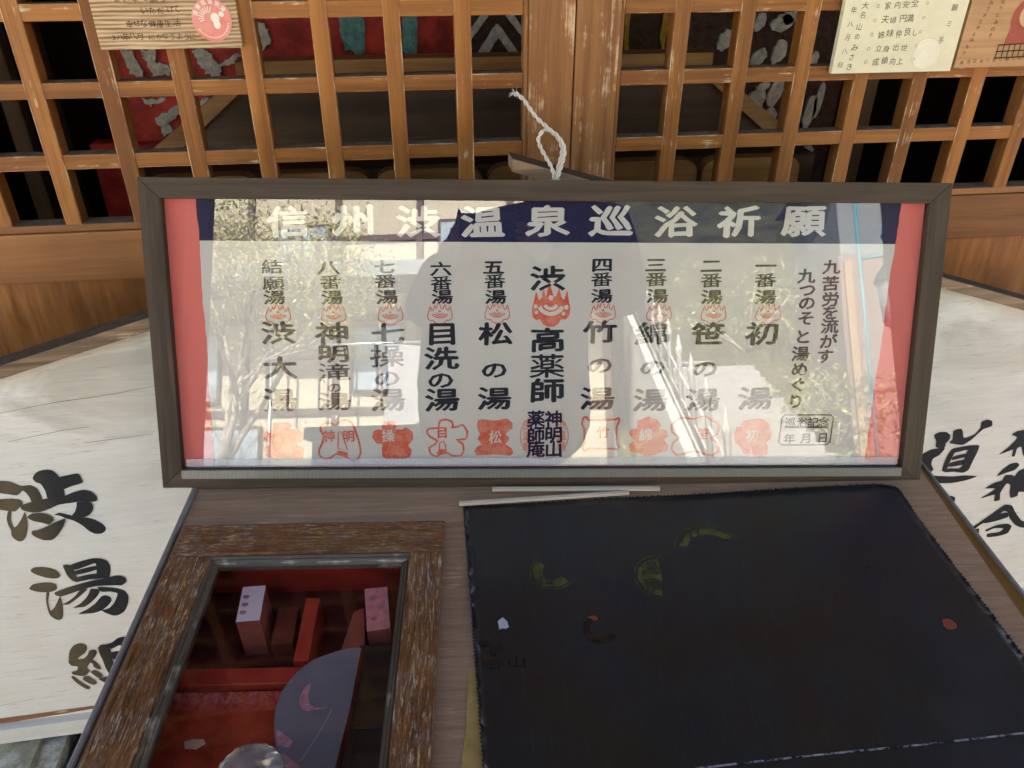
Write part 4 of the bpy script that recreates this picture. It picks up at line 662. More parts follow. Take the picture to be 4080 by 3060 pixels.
def arcfill(cx, cy, r0, r1, a0, a1, n=24):
    P_ = [(cx + r1 * math.cos(a0 + (a1 - a0) * k / n), cy + r1 * math.sin(a0 + (a1 - a0) * k / n)) for k in range(n + 1)] + [(cx + r0 * math.cos(a1 - (a1 - a0) * k / n), cy + r0 * math.sin(a1 - (a1 - a0) * k / n)) for k in range(n + 1)]
    for k in range(n): mb.face([fn_(*p) for p in (P_[k], P_[k + 1], P_[2 * n - k], P_[2 * n + 1 - k])])
def worn(m): mb.build('worn_print', m, mat_o)
def mark(cx, cy, r, a0, a1, ch, inner):
    """what is left of a round printed crest: part of a ring, part of its field with a character cut out of it"""
    global mb
    mb = MB(); mb.stroke([(cx + r * math.cos(R(a0 + (a1 - a0) * k / 26)), cy + r * math.sin(R(a0 + (a1 - a0) * k / 26))) for k in range(27)], .0017, fn_); worn(M['faintgold'])
    mb = MB(); arcfill(cx, cy, inner, r * .88, R(a0 + 8), R(a1 - 8)); worn(M['faintgold'])
    if ch:
        for q, (c_, px_, py_) in enumerate(ch): mb = MB(); put_glyph(mb, c_, cx + px_ * r, cy + py_ * r, r * .72, r * .62, md_fn(.0009), MED); mb.build('cut_out_character', M['vinyl'], mat_o)
mark(.200, -.132, .046, 30, 175, (('川', -.45, .62),), .030); mark(.130, -.172, .034, 82, 268, (('湯', -.38, .42), ('泉', -.40, -.36)), .0)
mark(-.004, -.160, .027, 120, 335, (('山', -.30, -.42),), .012)
mb = MB(); mb.stroke([(.262 + .03 * math.cos(R(a)), -.165 + .03 * math.sin(R(a))) for a in range(100, 175, 8)], .0010, fn_); worn(M['faintgold'])
mb = MB()
fn_ = md_fn(.0007)
for (x, y) in ((-.088, -.262), (-.086, -.280)): mb = MB(); mb.face([fn_(x + .006 * math.cos(a), y + .006 * math.sin(a)) for a in [k * math.pi / 5 for k in range(10)]]); worn(M['faintorange'])
mb = MB(); put_glyph(mb, '山', -.052, -.288, .022, .016, fn_, MED); put_glyph(mb, '日', -.076, -.290, .016, .014, fn_, MED); worn(M['faintorange']); mb = MB()
arcfill(.045, -.245, .012, .020, R(120), R(330)); worn(M['faintorange'])
for (x, y, a_, b_) in ((.446, -.2515, .0075, .0085), (.038, -.230, .006, .004)):
    mb = MB(); mb.face([fn_(x + a_ * (1 + .10 * math.sin(3 * a + x * 90)) * math.cos(a), y + b_ * (1 + .12 * math.sin(2 * a + 1)) * math.sin(a)) for a in [k * math.pi / 10 for k in range(20)]]); mb.build('ink_spot', M['spot'], mat_o)
mb = MB(); pts = [(.085 + .46 * k / 30, -.414 + .036 * k / 30) for k in range(29)]; mb.stroke(pts, .0022, md_fn(.0006)); mb.build('fold_crease', ink('scuffed_fold', (.26, .26, .27), (.012, .016, .024), .44, .54, 210), mat_o)
random.seed(4)
mb = MB(); pts = [(-.066 + .0078 * random.uniform(.55, 1.15) * math.cos(a), -.236 + .0088 * random.uniform(.55, 1.1) * math.sin(a)) for a in [q * .524 for q in range(12)]]
mb.prism(pts, lambda u, v, q: (u, v, q + matz(u, v)), .0004, .0012); deskthing('paper_chip', 'tiny torn whitish paper chip lying on the dark mat', 'paper chip', mb, plain('white_chip', (.42, .44, .47), .8))
mb = MB(); pts = [(-.105, -.300), (-.100, -.290), (-.060, -.31), (-.060, -.49), (-.112, -.49), (-.110, -.40), (-.106, -.36)]; mb.prism(pts, lambda u, v, q: (u, v, q), .0003, .0009)
deskthing('paper_sheet', 'yellowed sheet peeping out under the left edge of the dark mat', 'sheet', mb, plain('yellowed_sheet', (.36, .25, .085), .7, .3, .3, 40))
def strip(label, a, b, wd):
    a, b = Vector(a), Vector(b); t_ = (b - a); L = t_.length; an = math.atan2(t_.y, t_.x)
    mb = MB(); mb.box((0, -wd / 2, .0003), (L, wd / 2, .0045), .0006)
    o = mb.build('wood_strip', M['strip']); m_ = DM @ Matrix.Translation((a.x, a.y, .0028)) @ Matrix.Rotation(an, 4, 'Z'); o.location = m_.translation; o.rotation_euler = m_.to_euler()
    return tag(o, label, 'strip', 'cream strips beside the mat')
M['strip'] = wood('pale_strip', 'X', (.60, .53, .38), (.72, .66, .50), None, rough=.5)
strip('cream wooden strip slanting along the back edge of the dark mat, nearer of the two', (-.121, -.0375), (.112, -.0215), .0062)
strip('cream wooden strip lying straight under the framed cloth, farther of the two', (-.076, -.0095), (.156, -.0145), .0064)

# ================================================================ framed cloth
ca, sa = math.cos(R(-20.4367)), math.sin(R(-20.4367))
FR = Matrix.Rotation(FYAW, 4, 'Z') @ Matrix.Rotation(R(-20.4367), 4, 'X') @ Matrix.Rotation(R(.8046), 4, 'Y')
FRM = Matrix.Translation(P0) @ FR
fr = empty('picture_frame', 'long grey brown picture frame holding a printed bathing cloth, leaning behind the mat', 'picture frame', FRM)
W2, HH, bw, bb, bt = .530, .4155, .0275, .027, .0262
def bar(pts, m, y1=.020):
    mb = MB(); mb.prism(pts, lambda u, v, q: (u, q, v), 0, y1); bmesh.ops.recalc_face_normals(mb.bm, faces=mb.bm.faces[:])
    bmesh.ops.bevel(mb.bm, geom=mb.bm.edges[:], offset=.0004, segments=1, affect='EDGES'); mb.build('frame_bar', m, fr)
e = .0002
bar([(-W2 + e, HH), (W2 - e, HH), (W2 - bw - e, HH - bt), (-W2 + bw + e, HH - bt)], M['frameX']); bar([(-W2 + e, 0), (-W2 + bw + e, bb), (W2 - bw - e, bb), (W2 - e, 0)], M['frameX'])
bar([(-W2, e), (-W2, HH - e), (-W2 + bw, HH - bt - e), (-W2 + bw, bb + e)], M['frameZ']); bar([(W2, e), (W2 - bw, bb + e), (W2 - bw, HH - bt - e), (W2, HH - e)], M['frameZ'])
def sheet(name, x0, x1, z0, z1, y, m, parent, th=.0): 
    mb = MB(); mb.box((x0, y, z0), (x1, y + max(th, .0004), z1)); return mb.build(name, m, parent)
t = NT('salmon_mount'); t.bump(t.noise(t.coord(rnd=False), 900, 2), .1, .0003); M['mount'] = t.fin((.63, .145, .125), .7, .3)
sheet('mount', -W2 + .012, W2 - .012, .012, HH - .012, .0125, M['mount'], fr, .002); sheet('backing', -W2 + .010, W2 - .010, .010, HH - .010, .0150, M['hall'], fr, .004)
t = NT('cotton_cloth'); v = t.coord((1, 1, 1), rnd=False); wx = t.n('TexWave', {'Vector': v, 'Scale': 260.0, 'Distortion': .6}, bands_direction='X').outputs['Fac']; wz = t.n('TexWave', {'Vector': v, 'Scale': 260.0, 'Distortion': .6}, bands_direction='Z').outputs['Fac']
wev = t.math('MULTIPLY', t.math('ADD', wx, wz), .5); c = t.mix(t.math('MULTIPLY', wev, .4), (.575, .548, .505), (.49, .465, .43)); c = t.mix(t.ramp(t.noise(v, 7, 4), [(.58, 0.0), (.72, .35)]), c, (.50, .43, .32)); t.bump(wev, .15, .0003)
M['cloth'] = t.fin(c, .9, .1)
random.seed(3)
def ragged(x, z0, z1, n=40, j=.0006): return [(x + random.uniform(-j, j) + .0007 * math.sin(k * .4), z0 + (z1 - z0) * k / n) for k in range(n + 1)]
cl_l = ragged(-.461, .029, HH - .0255); cl_r = [(x + .0035 - .0165 * (1 - (z - .029) / .36), z) for x, z in ragged(.4655, .029, HH - .0255)]
mb = MB(); mb.prism(cl_r + list(reversed(cl_l)), lambda u, v, q: (u, q, v), .0115, .0124); cloth = mb.build('printed_cloth', M['cloth'], fr)
random.seed(8)
for k in range(3):
    mb = MB()
    z0 = random.uniform(.05, .30); x0 = -.461 if k < 6 else .455 + .011 * (z0 - .03) / .36
    sg = -1 if k < 6 else 1; a_ = random.uniform(.004, .009); mb.stroke([(x0 + sg * a_ * math.sin(q * .5) * .9, z0 + q * .0017 + .002 * math.sin(q)) for q in range(8)], .0004, lambda u, v: (u, .0108, v)); mb.build('loose_thread', M['cloth'], cloth)
t = NT('navy_dye'); v = t.coord(rnd=False); M['navy'] = t.fin(t.mix(t.ramp(t.noise(v, 500, 3), [(.3, 0.0), (.75, 1.0)]), (.018, .018, .052), (.030, .030, .075)), .9, .1)
BZ = .3335
mb = MB(); bl_ = [(x - .0002, z) for x, z in cl_l if z > BZ]; br_ = [(x + .0002, z) for x, z in cl_r if z > BZ]
mb.prism(br_ + list(reversed(bl_)), lambda u, v, q: (u, q, v), .0112, .01148); mb.build('title_band', M['navy'], cloth)
ly = lambda y: (lambda u, v: (u, y, v))
for ch, x, z, wd, ht in TITLE:
    mb = MB(); put_glyph(mb, ch, x, z, wd * 1.06, ht * .90, ly(.01105), .066); mb.build('title_character', M['cloth'], cloth)
mb = MB()
for ch, x, z, wd, ht in INK:
    small = wd < .03; put_glyph(mb, ch, x, z, wd * 1.06, ht * .90, ly(.01105), MED if ch in '結願番操滝薬' else BOLD)
for sx in (-1, 1): mb.stroke([(.3818 + sx * .017 + .006 * sx * math.cos(a), .281 + .012 * math.sin(a)) for a in [R(-70 + 20 * k) for k in range(8)]], .0016, ly(.01105)) if False else None
mb.build('black_lettering', M['ink'], cloth)
# date box
mb = MB(); dx0, dx1, dz0, dz1 = .3280, .4030, .0560, .0995; rr = .004
mb.stroke([(dx0 + rr, dz0), (dx1 - rr - .003, dz0), (dx1 - .002, dz0 + rr), (dx1, dz1 - rr), (dx1 - rr, dz1), (dx0 + rr + .002, dz1), (dx0 + .002, dz1 - rr), (dx0, dz0 + rr)], .0018, ly(.0110), True); mb.stroke([(dx0 + .008, .0815), (dx1 - .006, .0815)], .0021, ly(.0110))
for ch, x, z, wd, ht in SEAL[6:]: put_glyph(mb, ch, x, z - (.001 if z > .08 else .001), wd * .98, ht * .95, ly(.01095), MED)
mb.build('date_box', M['ink'], cloth)
# flame marks
FL = [(-.04, .62), (-.09, .42), (-.13, .24), (-.19, .42), (-.24, .24), (-.30, .14), (-.38, .36), (-.43, .16), (-.49, -.08), (-.47, -.26), (-.36, -.34), (-.28, -.32), (-.2, -.44), (-.08, -.5), (.08, -.5), (.2, -.43), (.27, -.32), (.38, -.32), (.48, -.22), (.5, -.04), (.46, .14), (.41, .40), (.34, .16), (.26, .24), (.21, .48), (.14, .26), (.07, .24), (.01, .44)]
arc = lambda r, cx=0, cz=.08, a0=200, a1=340, n=12: [(cx + r * math.cos(R(a0 + (a1 - a0) * k / n)), cz + r * .85 * math.sin(R(a0 + (a1 - a0) * k / n))) for k in range(n + 1)]
for ch, x, z, wd, ht in FLAME:
    tr = lambda p: (x + p[0] * wd, z + p[1] * ht)
    mb = MB()
    if ch == 'f':
        mb.stroke([tr(p) for p in smooth(FL, 1)], .0014, ly(.01110), True)
        for r_ in (.13, .23, .33): mb.stroke([tr(p) for p in arc(r_)], .0015, ly(.01108))
        for (cx_, cz_, q) in ((0, .12, .05),):
            ring = [tr((cx_ + q * math.cos(k * math.pi / 4), cz_ + q * 1.2 * math.sin(k * math.pi / 4))) for k in range(8)]
            mb.face([(p[0], .01106, p[1]) for p in ring])
        mb.build('flame_stamp', M['redink'], cloth)
    else:
        mb.face([(tr(p)[0], .01112, tr(p)[1]) for p in smooth(FL, 2)]); o = mb.build('flame_stamp', M['redink'], cloth)
        mb = MB()
        for r_, wd_ in ((.16, .0046), (.31, .0054)): mb.stroke([tr(p) for p in arc(r_)], wd_, ly(.01102))
        for (cx_, cz_, q) in ((0, .21, .065), (-.39, .0, .05), (-.37, -.15, .045), (.40, -.02, .06), (.33, -.18, .045), (-.25, .24, .03), (.29, .28, .03)): mb.face([(tr((cx_ + q * math.cos(k * math.pi / 5), 0))[0], .01102, tr((0, cz_ + q * math.sin(k * math.pi / 5)))[1]) for k in range(10)])
        mb.build('flame_face', M['cloth'], cloth)
FILLED = (0, 2, 4, 6, 8)
for i, p in enumerate(CREST):
    mb = MB()
    if i in FILLED:
        mb.face([(u, .01112, v) for u, v in p])
    else:
        mb.stroke(smooth(p, 1), .0029, ly(.01110), True)
        if i == 1:
            mb.stroke([(-.2885, .0765), (-.2845, .0765), (-.2770, .0500), (-.2905, .0525)], .0018, ly(.01108), True); mb.face([(u, .01108, v) for u, v in ((-.2905, .0500), (-.2775, .0470), (-.2760, .0420), (-.2920, .0450))])
        if i == 3:
            mb.stroke([(-.1500, .050), (-.1490, .061), (-.1440, .0625), (-.1410, .056), (-.1405, .050)], .0018, ly(.01108)); mb.face([(u, .01107, v) for u, v in ((-.1540, .044), (-.1380, .044), (-.1400, .051), (-.1505, .051))])
    mb.build('crest_stamp', M['redink'], cloth)
mb = MB()
for ch, x, z, wd, ht in CRED: put_glyph(mb, ch, x, z, wd, ht, ly(.01104), BOLD)
mb.build('crest_lettering', M['redink'], cloth)
mb = MB()
for ch, x, z, wd, ht in CWHT: put_glyph(mb, ch, x, z, wd, ht, ly(.01100), MED)
mb.build('crest_lettering', M['cloth'], cloth)
mb = MB(); ocx, ocz, orad = -.0033, .0700, .0335
circ = lambda r_: [(ocx + r_ * math.cos(k * math.pi / 24), ocz + r_ * 1.0 * math.sin(k * math.pi / 24)) for k in range(48)]
mb.stroke(circ(orad), .0016, ly(.01112), True)
for k, ch in enumerate('渋温泉'): put_glyph(mb, ch, ocx - .0235, ocz + .015 - .015 * k, .014, .014, ly(.01110), BOLD); put_glyph(mb, ch, ocx + .0235, ocz + .015 - .015 * k, .014, .014, ly(.01110), BOLD)
mb.build('round_seal', M['palered'], cloth)
mb = MB()
for ch, x, z, wd, ht in SEAL[:6]: put_glyph(mb, ch, x, z, wd * 1.02, ht * 1.02, ly(.01100), BOLD)
mb.build('seal_lettering', ink('purple_black_ink', (.022, .015, .040), (.04, .03, .06), .5, .9), cloth)
MB().box((-W2 + .014, .0065, .014), (W2 - .014, .0085, HH - .014)).build('glass_pane', glass_pane('frame_glass', (.99, 1, .99), .045), fr)
# ribbed clear plastic strip along the foot of the glass
t = NT('ribbed_plastic'); v = t.n('TexCoord').outputs['Object']; wv = t.n('TexWave', {'Vector': v, 'Scale': 170.0, 'Distortion': .5}, bands_direction='X').outputs['Fac']; t.bump(wv, .6, .0012)
M['rib'] = t.fin(t.mix(wv, (.12, .125, .10), (.22, .23, .19)), .28, .5)
mb = MB(); mb.prism([(-.0030, .0140), (-.0030, .0255), (-.0006, .0262), (-.0004, .0255), (-.0004, .0140)], lambda u, v, q: (q, u, v), -.502, .5005); mb.build('ribbed_strip', M['rib'], fr)
t = NT('clear_ribbed_film'); v = t.n('TexCoord').outputs['Object']; wv = t.n('TexWave', {'Vector': v, 'Scale': 170.0, 'Distortion': .5}, bands_direction='X').outputs['Fac']
t.fin((.78, .80, .84), .3, .5); tr_ = t.n('BsdfTransparent', {'Color': (.96, .97, .97)}); mx_ = t.n('MixShader', {0: t.ramp(wv, [(0, .16), (1, .26)]), 1: tr_.outputs[0], 2: t.b.outputs[0]}); t.t.links.new(mx_.outputs[0], t.out.inputs['Surface'])
MB().box((-.497, .0050, .0280), (.4965, .0058, .0395)).build('film_strip', t.m, fr)

# ================================================================ white cord looped at the top of the frame
sh = lambda p: (-.0906 + (p[0] + .0906) * .962, p[2] if len(p) > 2 else -.272, .2434 + (p[1] - .2434) * .962)
loop = [(.1045, -.093, -.268), (.1050, -.084), (.1075, -.069), (.1125, -.046), (.1105, -.036), (.104, -.025), (.093, -.0165), (.086, -.018), (.0815, -.024), (.080, -.030), (.0825, -.038), (.086, -.045), (.0925, -.056), (.099, -.067), (.1025, -.080), (.1040, -.093, -.274)]
tail = [(.1060, -.093, -.276), (.1075, -.079, -.276), (.1125, -.060, -.277), (.1150, -.044, -.278), (.1110, -.032, -.279), (.1030, -.022, -.280), (.094, -.0150, -.280), (.086, -.008, -.279), (.080, -.003, -.278), (.0735, .004, -.277), (.068, .011, -.276), (.063, .018, -.276), (.0595, .023, -.277), (.054, .028, -.279), (.048, .032, -.280)]
def resample(P, n):
    P = [Vector(p) for p in P]; out = []
    for k in range(n + 1):
        f = k / n * (len(P) - 1); i = min(int(f), len(P) - 2); q = f - i
        a, b, c, d = P[max(i - 1, 0)], P[i], P[i + 1], P[min(i + 2, len(P) - 1)]
        out.append(.5 * ((2 * b) + (c - a) * q + (2 * a - 5 * b + 4 * c - d) * q * q + (3 * b - a - 3 * c + d) * q ** 3))
    return out
M['cord'] = plain('cotton_cord', (.60, .58, .52), .9, .1, .12, 300, .3)
mb = MB()
for P_, n in ((loop, 150), (tail, 150)):
    ctr = resample([sh(p) for p in P_], n); L = 0
    for ph in (0, 3.1416):
        s = 0; path = []
        for k, c_ in enumerate(ctr):
            t_ = (ctr[min(k + 1, n)] - ctr[max(k - 1, 0)]).normalized(); x_ = t_.cross(Vector((0, 1, 0))).normalized(); y_ = t_.cross(x_)
            if k: s += (ctr[k] - ctr[k - 1]).length
            a = s / .0185 * 2 * math.pi + ph; path.append(c_ + (x_ * math.cos(a) + y_ * math.sin(a)) * .00140)
        rad = [0.00136] * (n + 1)
        if P_ is tail:
            for k in range(n - 6, n + 1): rad[k] = 0.00136 * (1 + .10 * (k - n + 6)) 
        mb.tube(path, rad, 7)
random.seed(12)
for (pts_, cnt, ln) in ((tail, 22, .010), (tail, 26, .0035), (loop, 40, .0032)):   # frayed end and stray fibres
    ctr = resample([sh(p) for p in pts_], 60)
    for q in range(cnt):
        b_ = ctr[-1] if ln > .005 else random.choice(ctr); d_ = Vector((random.uniform(-1, .6), random.uniform(-.6, .6), random.uniform(-.6, 1))).normalized() * ln * random.uniform(.5, 1)
        mb.tube([b_, b_ + d_ * .5 + Vector((0, 0, .0004)), b_ + d_], [.00028, .00022, .00012], 4)
for k in range(4):  # binding turns at the knot
    zc_ = sh((0, -.0855 - .003 * k))[2]; xc_ = sh((.1045, 0))[0]
    mb.tube([(xc_ + .0058 * math.cos(a), -.273 + .0045 * math.sin(a), zc_ + .0006 * math.sin(2 * a)) for a in [q * math.pi / 8 for q in range(16)]], .0017, 7, True)
tag(mb.build('cord', M['cord']), 'twisted white cord tied in a loop at the top of the picture frame', 'cord')

# ================================================================ stones, ground
t = NT('lichen_stone'); v = t.coord(); a_ = t.noise(v, 9, 6, .7); b_ = t.noise(v, 34, 6, .75)
c = t.mix(t.ramp(b_, [(.35, 0.0), (.7, 1.0)]), (.24, .23, .165), (.42, .405, .30)); c = t.mix(t.ramp(a_, [(.52, 0.0), (.60, .85)]), c, (.52, .53, .49)); c = t.mix(t.ramp(t.noise(v, 16, 4), [(.6, 0.0), (.7, .6)]), c, (.07, .075, .035)); t.bump(b_, .9, .012)
M['stone'] = t.fin(c, .9, .2)
def rock(label, x0, x1, y0, y1, z0, z1, seed):
    from mathutils import noise as nz
    b = bmesh.new(); bmesh.ops.create_cube(b, size=1); bmesh.ops.bevel(b, geom=b.edges[:], offset=.08, segments=2, affect='EDGES'); bmesh.ops.subdivide_edges(b, edges=b.edges[:], cuts=5, use_grid_fill=True)
    cx_, cy_, cz_ = (x0 + x1) / 2, (y0 + y1) / 2, (z0 + z1) / 2
    for v in b.verts:
        p = Vector((v.co.x * (x1 - x0), v.co.y * (y1 - y0), v.co.z * (z1 - z0))); p += v.normal * .016 * nz.noise(p * 9 + Vector((seed, 0, 0))) + v.normal * .006 * nz.noise(p * 32)
        v.co = p
    mb = MB(); mb._add(b); o = mb.build('foundation_stone', M['stone']); o.location = (cx_, cy_, cz_); tag(o, label, 'stone', 'foundation stones under the signboard'); return o
rock('pale lichened foundation stone under the left end of the signboard', -1.30, -.800, -.48, -.10, -1.21, -1.086, 1)
rock('foundation stone under the signboard behind the desk, beside the pale lichened one', -.770, -.28, -.42, -.06, -1.21, -1.089, 5); rock('foundation stone carrying the right end of the signboard', .55, 1.30, -.46, -.08, -1.21, -1.087, 9)
t = NT('stone_paving'); v = t.coord(rnd=False); br = t.n('TexBrick', {'Vector': v, 'Scale': 1.0, 'Mortar Size': .012, 'Brick Width': .62, 'Row Height': .38, 'Color1': (.50, .48, .44), 'Color2': (.44, .42, .385), 'Mortar': (.17, .16, .14)})
c = t.mix(t.ramp(t.noise(v, 5, 5), [(.35, 0.0), (.7, .5)]), br.outputs['Color'], (.28, .27, .24)); t.bump(t.noise(v, 30, 5), .4, .01)
mb = MB(); mb.face([(-150, -200, GZ), (150, -200, GZ), (150, 100, GZ), (-150, 100, GZ)]); tag(mb.build('ground', t.fin(c, .85, .2)), kind='structure')
# ================================================================ across the street (mirrored in the glass)
def skin(name, joints, edges, m, parent=None, levels=2, root=0):
    me = bpy.data.meshes.new(name); me.from_pydata([j[0] for j in joints], edges, []); me.materials.append(m)
    o = bpy.data.objects.new(name, me); col.objects.link(o)
    if parent is not None: o.parent = parent
    sm_ = o.modifiers.new('skin', 'SKIN'); sm_.use_smooth_shade = True
    for v, j in zip(me.skin_vertices[0].data, joints):   # a pair is (half width, half depth)
        r_ = j[1]; v.radius = (r_[1], r_[0]) if isinstance(r_, tuple) else (r_, r_)
    me.skin_vertices[0].data[root].use_root = True
    ss = o.modifiers.new('subdiv', 'SUBSURF'); ss.levels = levels; ss.render_levels = levels
    return o
M['skin'] = plain('skin', (.46, .27, .19), .5, .4, .06); M['coat'] = plain('dark_coat', (.020, .020, .026), .85, .2, .2, 80); M['trouser'] = plain('dark_trousers', (.022, .023, .03), .85, .2); M['hair'] = plain('black_hair', (.012, .010, .009), .5, .4)
M['coatwood'] = wood('stand_wood', 'Z', (.03, .02, .012), (.07, .045, .028), None)
pe = empty('person', 'standing person in dark coat photographing the desk with raised phone, mirrored in the glass', 'person', Matrix.Translation((-.05, -1.58, GZ)))
o_ = Vector((-.05, -1.58, GZ)); A = lambda x, y, z: tuple(Vector((x, y, z)) - o_)
J = [(A(-.11, -1.58, -.24), (.15, .11)), (A(-.09, -1.58, -.03), (.13, .095)), (A(-.03, -1.57, .16), (.15, .105)), (A(.03, -1.56, .29), (.10, .075)), (A(.05, -1.55, .37), .050), (A(.055, -1.535, .45), (.070, .085)), (A(.06, -1.535, .56), (.072, .090)), (A(.06, -1.545, .63), (.045, .055)),
     (A(-.145, -1.56, .275), .058), (A(-.295, -1.50, .06), .045), (A(-.205, -1.335, .205), .030), (A(-.190, -1.310, .222), .028),
     (A(.215, -1.56, .295), .058), (A(.275, -1.48, .06), .045), (A(.035, -1.335, .205), .030), (A(.012, -1.312, .224), .028),
     (A(-.20, -1.58, -.32), .085), (A(-.20, -1.55, -.74), .055), (A(-.20, -1.60, -1.12), .038), (A(-.20, -1.46, -1.165), .030),
     (A(-.02, -1.58, -.32), .085), (A(-.01, -1.55, -.74), .055), (A(0, -1.60, -1.12), .038), (A(.01, -1.46, -1.165), .030), (A(.06, -1.440, .475), .012)]
E_ = [(0, 1), (1, 2), (2, 3), (3, 4), (4, 5), (5, 6), (6, 7), (3, 8), (8, 9), (9, 10), (10, 11), (3, 12), (12, 13), (13, 14), (14, 15), (0, 16), (16, 17), (17, 18), (18, 19), (0, 20), (20, 21), (21, 22), (22, 23), (5, 24)]
skin('body', J, E_, M['skin'], pe)
JJ = [(A(-.08, -1.58, -.42), (.29, .17)), (A(-.085, -1.58, -.10), (.275, .15)), (A(-.075, -1.57, .13), (.27, .145)), (A(.02, -1.56, .30), (.21, .12)), (A(.045, -1.55, .39), (.085, .08)), (A(-.16, -1.56, .29), .095), (A(-.315, -1.50, .05), .072), (A(-.215, -1.345, .200), .050), (A(.245, -1.56, .32), .098), (A(.285, -1.48, .07), .072), (A(.045, -1.345, .200), .050)]
skin('coat', JJ, [(0, 1), (1, 2), (2, 3), (3, 4), (3, 5), (5, 6), (6, 7), (3, 8), (8, 9), (9, 10)], M['coat'], pe)
JT = [(J[0][0], (.155, .115))] + [(J[i][0], (J[i][1] + .02,) * 2) for i in (16, 17, 18, 20, 21, 22)]
skin('trousers', JT, [(0, 1), (1, 2), (2, 3), (0, 4), (4, 5), (5, 6)], M['trouser'], pe)
skin('hair', [(A(.06, -1.575, .47), (.070, .06)), (A(.06, -1.565, .58), (.082, .085)), (A(.06, -1.55, .645), (.06, .07))], [(0, 1), (1, 2)], M['hair'], pe)
for s, hx in ((-1, -.186), (1, .006)):   # five separate fingers curl round each end of the phone
    for k, ln in enumerate((.062, .070, .066, .052)):
        z = .250 - k * .017
        skin('finger', [(A(hx, -1.316, z - .012), .0095), (A(hx - s * -.004, -1.300, z), .0090), (A(hx - s * .012, -1.2925, z + .003), .0082), (A(hx - s * (.012 + ln * .22), -1.2950, z + .004), .0068)], [(0, 1), (1, 2), (2, 3)], M['skin'], pe, 1)
    skin('thumb', [(A(hx + s * .004, -1.322, .212), .0115), (A(hx + s * .001, -1.318, .235), .0102), (A(hx - s * .012, -1.312, .252), .0088)], [(0, 1), (1, 2)], M['skin'], pe, 1)
ph = MB().box((-.078, -.037, .006), (.078, .037, .0145), .003, seg=2).build('smartphone', plain('black_phone', (.012, .012, .014), .25, .5)); ph.matrix_world = cm
tag(ph, 'black smartphone held level in both hands of the person in the dark coat', 'phone')

cb = empty('added_stand', 'dark wooden stand added beside the person to keep reflections off the low glass', 'stand', Matrix.Translation((-.42, -1.80, GZ)))  # added dark block that hides the street from the foot of the glass
MB().box((-.28, -.16, .93), (.30, .16, .97), .004).build('top', M['hallZ'], cb); MB().box((-.26, -.14, .08), (.28, .14, .9295), .004).build('body', M['coatwood'], cb)
for x in (-.25, .21):
    for y in (-.13, .09): MB().box((x, y, 0), (x + .05, y + .04, .0795)).build('foot', M['hallZ'], cb)
# --- house
hs = empty('street_house', 'cream plastered two storey house with dark posts and grey eaves across the street', 'house', Matrix.Translation((-3.4, -9.6, GZ)))
M['plaster'] = plain('cream_plaster', (.53, .49, .385), .85, .2, .06, 3); M['eave'] = plain('blue_grey_eave', (.24, .27, .30), .6, .3, .1, 5); M['tile'] = plain('grey_roof_tile', (.15, .155, .165), .6, .3, .2, 8); M['dpost'] = plain('brown_post', (.09, .055, .04), .6)
t = NT('window_glass'); M['wglass'] = t.fin((.32, .42, .50), .08, .8)
def hp(name, lo, hi, m): MB().box(lo, hi, .006).build(name, m, hs)
hp('wall', (-6.2, -5, 0), (4.1, 0, 5.7), M['plaster'])
for z in (2.02, 3.30, 4.42): hp('beam', (-6.2, .002, z), (4.1, .035, z + .10), M['dpost'])
for x in (-6.1, -4.3, -2.6, -.9, .35, 1.5, 2.75, 4.0): hp('post', (x, .003, 0), (x + .09, .045, 5.6), M['dpost'])
hp('canopy', (-6.3, .05, 3.66), (4.2, 1.05, 3.74), M['tile']); hp('fascia', (-6.3, 1.052, 3.60), (4.2, 1.08, 3.80), M['eave'])
mb = MB(); mb.prism([(-.2, 5.72), (.30, 5.56), (.30, 5.66), (-.2, 5.82)], lambda u, v, q: (q, u, v), -6.5, 4.4); mb.build('roof', M['tile'], hs)
mb = MB(); mb.prism([(-.2, 5.82), (-5, 7.62), (-5, 7.52), (-.2, 5.72)], lambda u, v, q: (q, u, v), -6.5, 4.4); mb.build('roof', M['tile'], hs)
for (x, z, ww, hh) in ((-4.0, 2.2, 1.1, 1.0), (-2.3, 2.2, 1.1, 1.0), (.62, 2.3, .72, .95), (1.75, 2.3, .8, .95), (-3.8, 4.0, 1.0, .7), (-.5, 4.0, .8, .7), (1.8, 4.0, .8, .7), (-2.2, .5, 1.6, 1.4)):
    o = MB().box((x, .004, z), (x + ww, .05, z + hh), .004).build('window', M['dpost'], hs)
    for k in range(2): MB().box((x + .04 + k * (ww - .04) / 2, .0505, z + .05), (x + (k + 1) * (ww - .04) / 2, .056, z + hh - .05)).build('pane', M['wglass'], o)
for k in range(9): hp('railing_bar', (-.2 + k * .42, .20, 2.05), (-.17 + k * .42, .23, 2.75), M['dpost'])
hp('railing', (-.3, .19, 2.75), (3.6, .24, 2.80), M['dpost'])
mb = MB(); mb.prism([(0, 0), (.50, 0), (.40, .45), (.46, .9), (.05, .95), (.08, .4)], lambda u, v, q: (u, q + .03 * math.sin(9 * u), v), 0, .012); o = mb.build('hanging_cloth', plain('white_cotton', (.40, .41, .43), .9)); o.location = (-2.05, -8.3, 1.0 + GZ + .75); tag(o, 'white cloth hung out on the pole before the cream house', 'cloth')
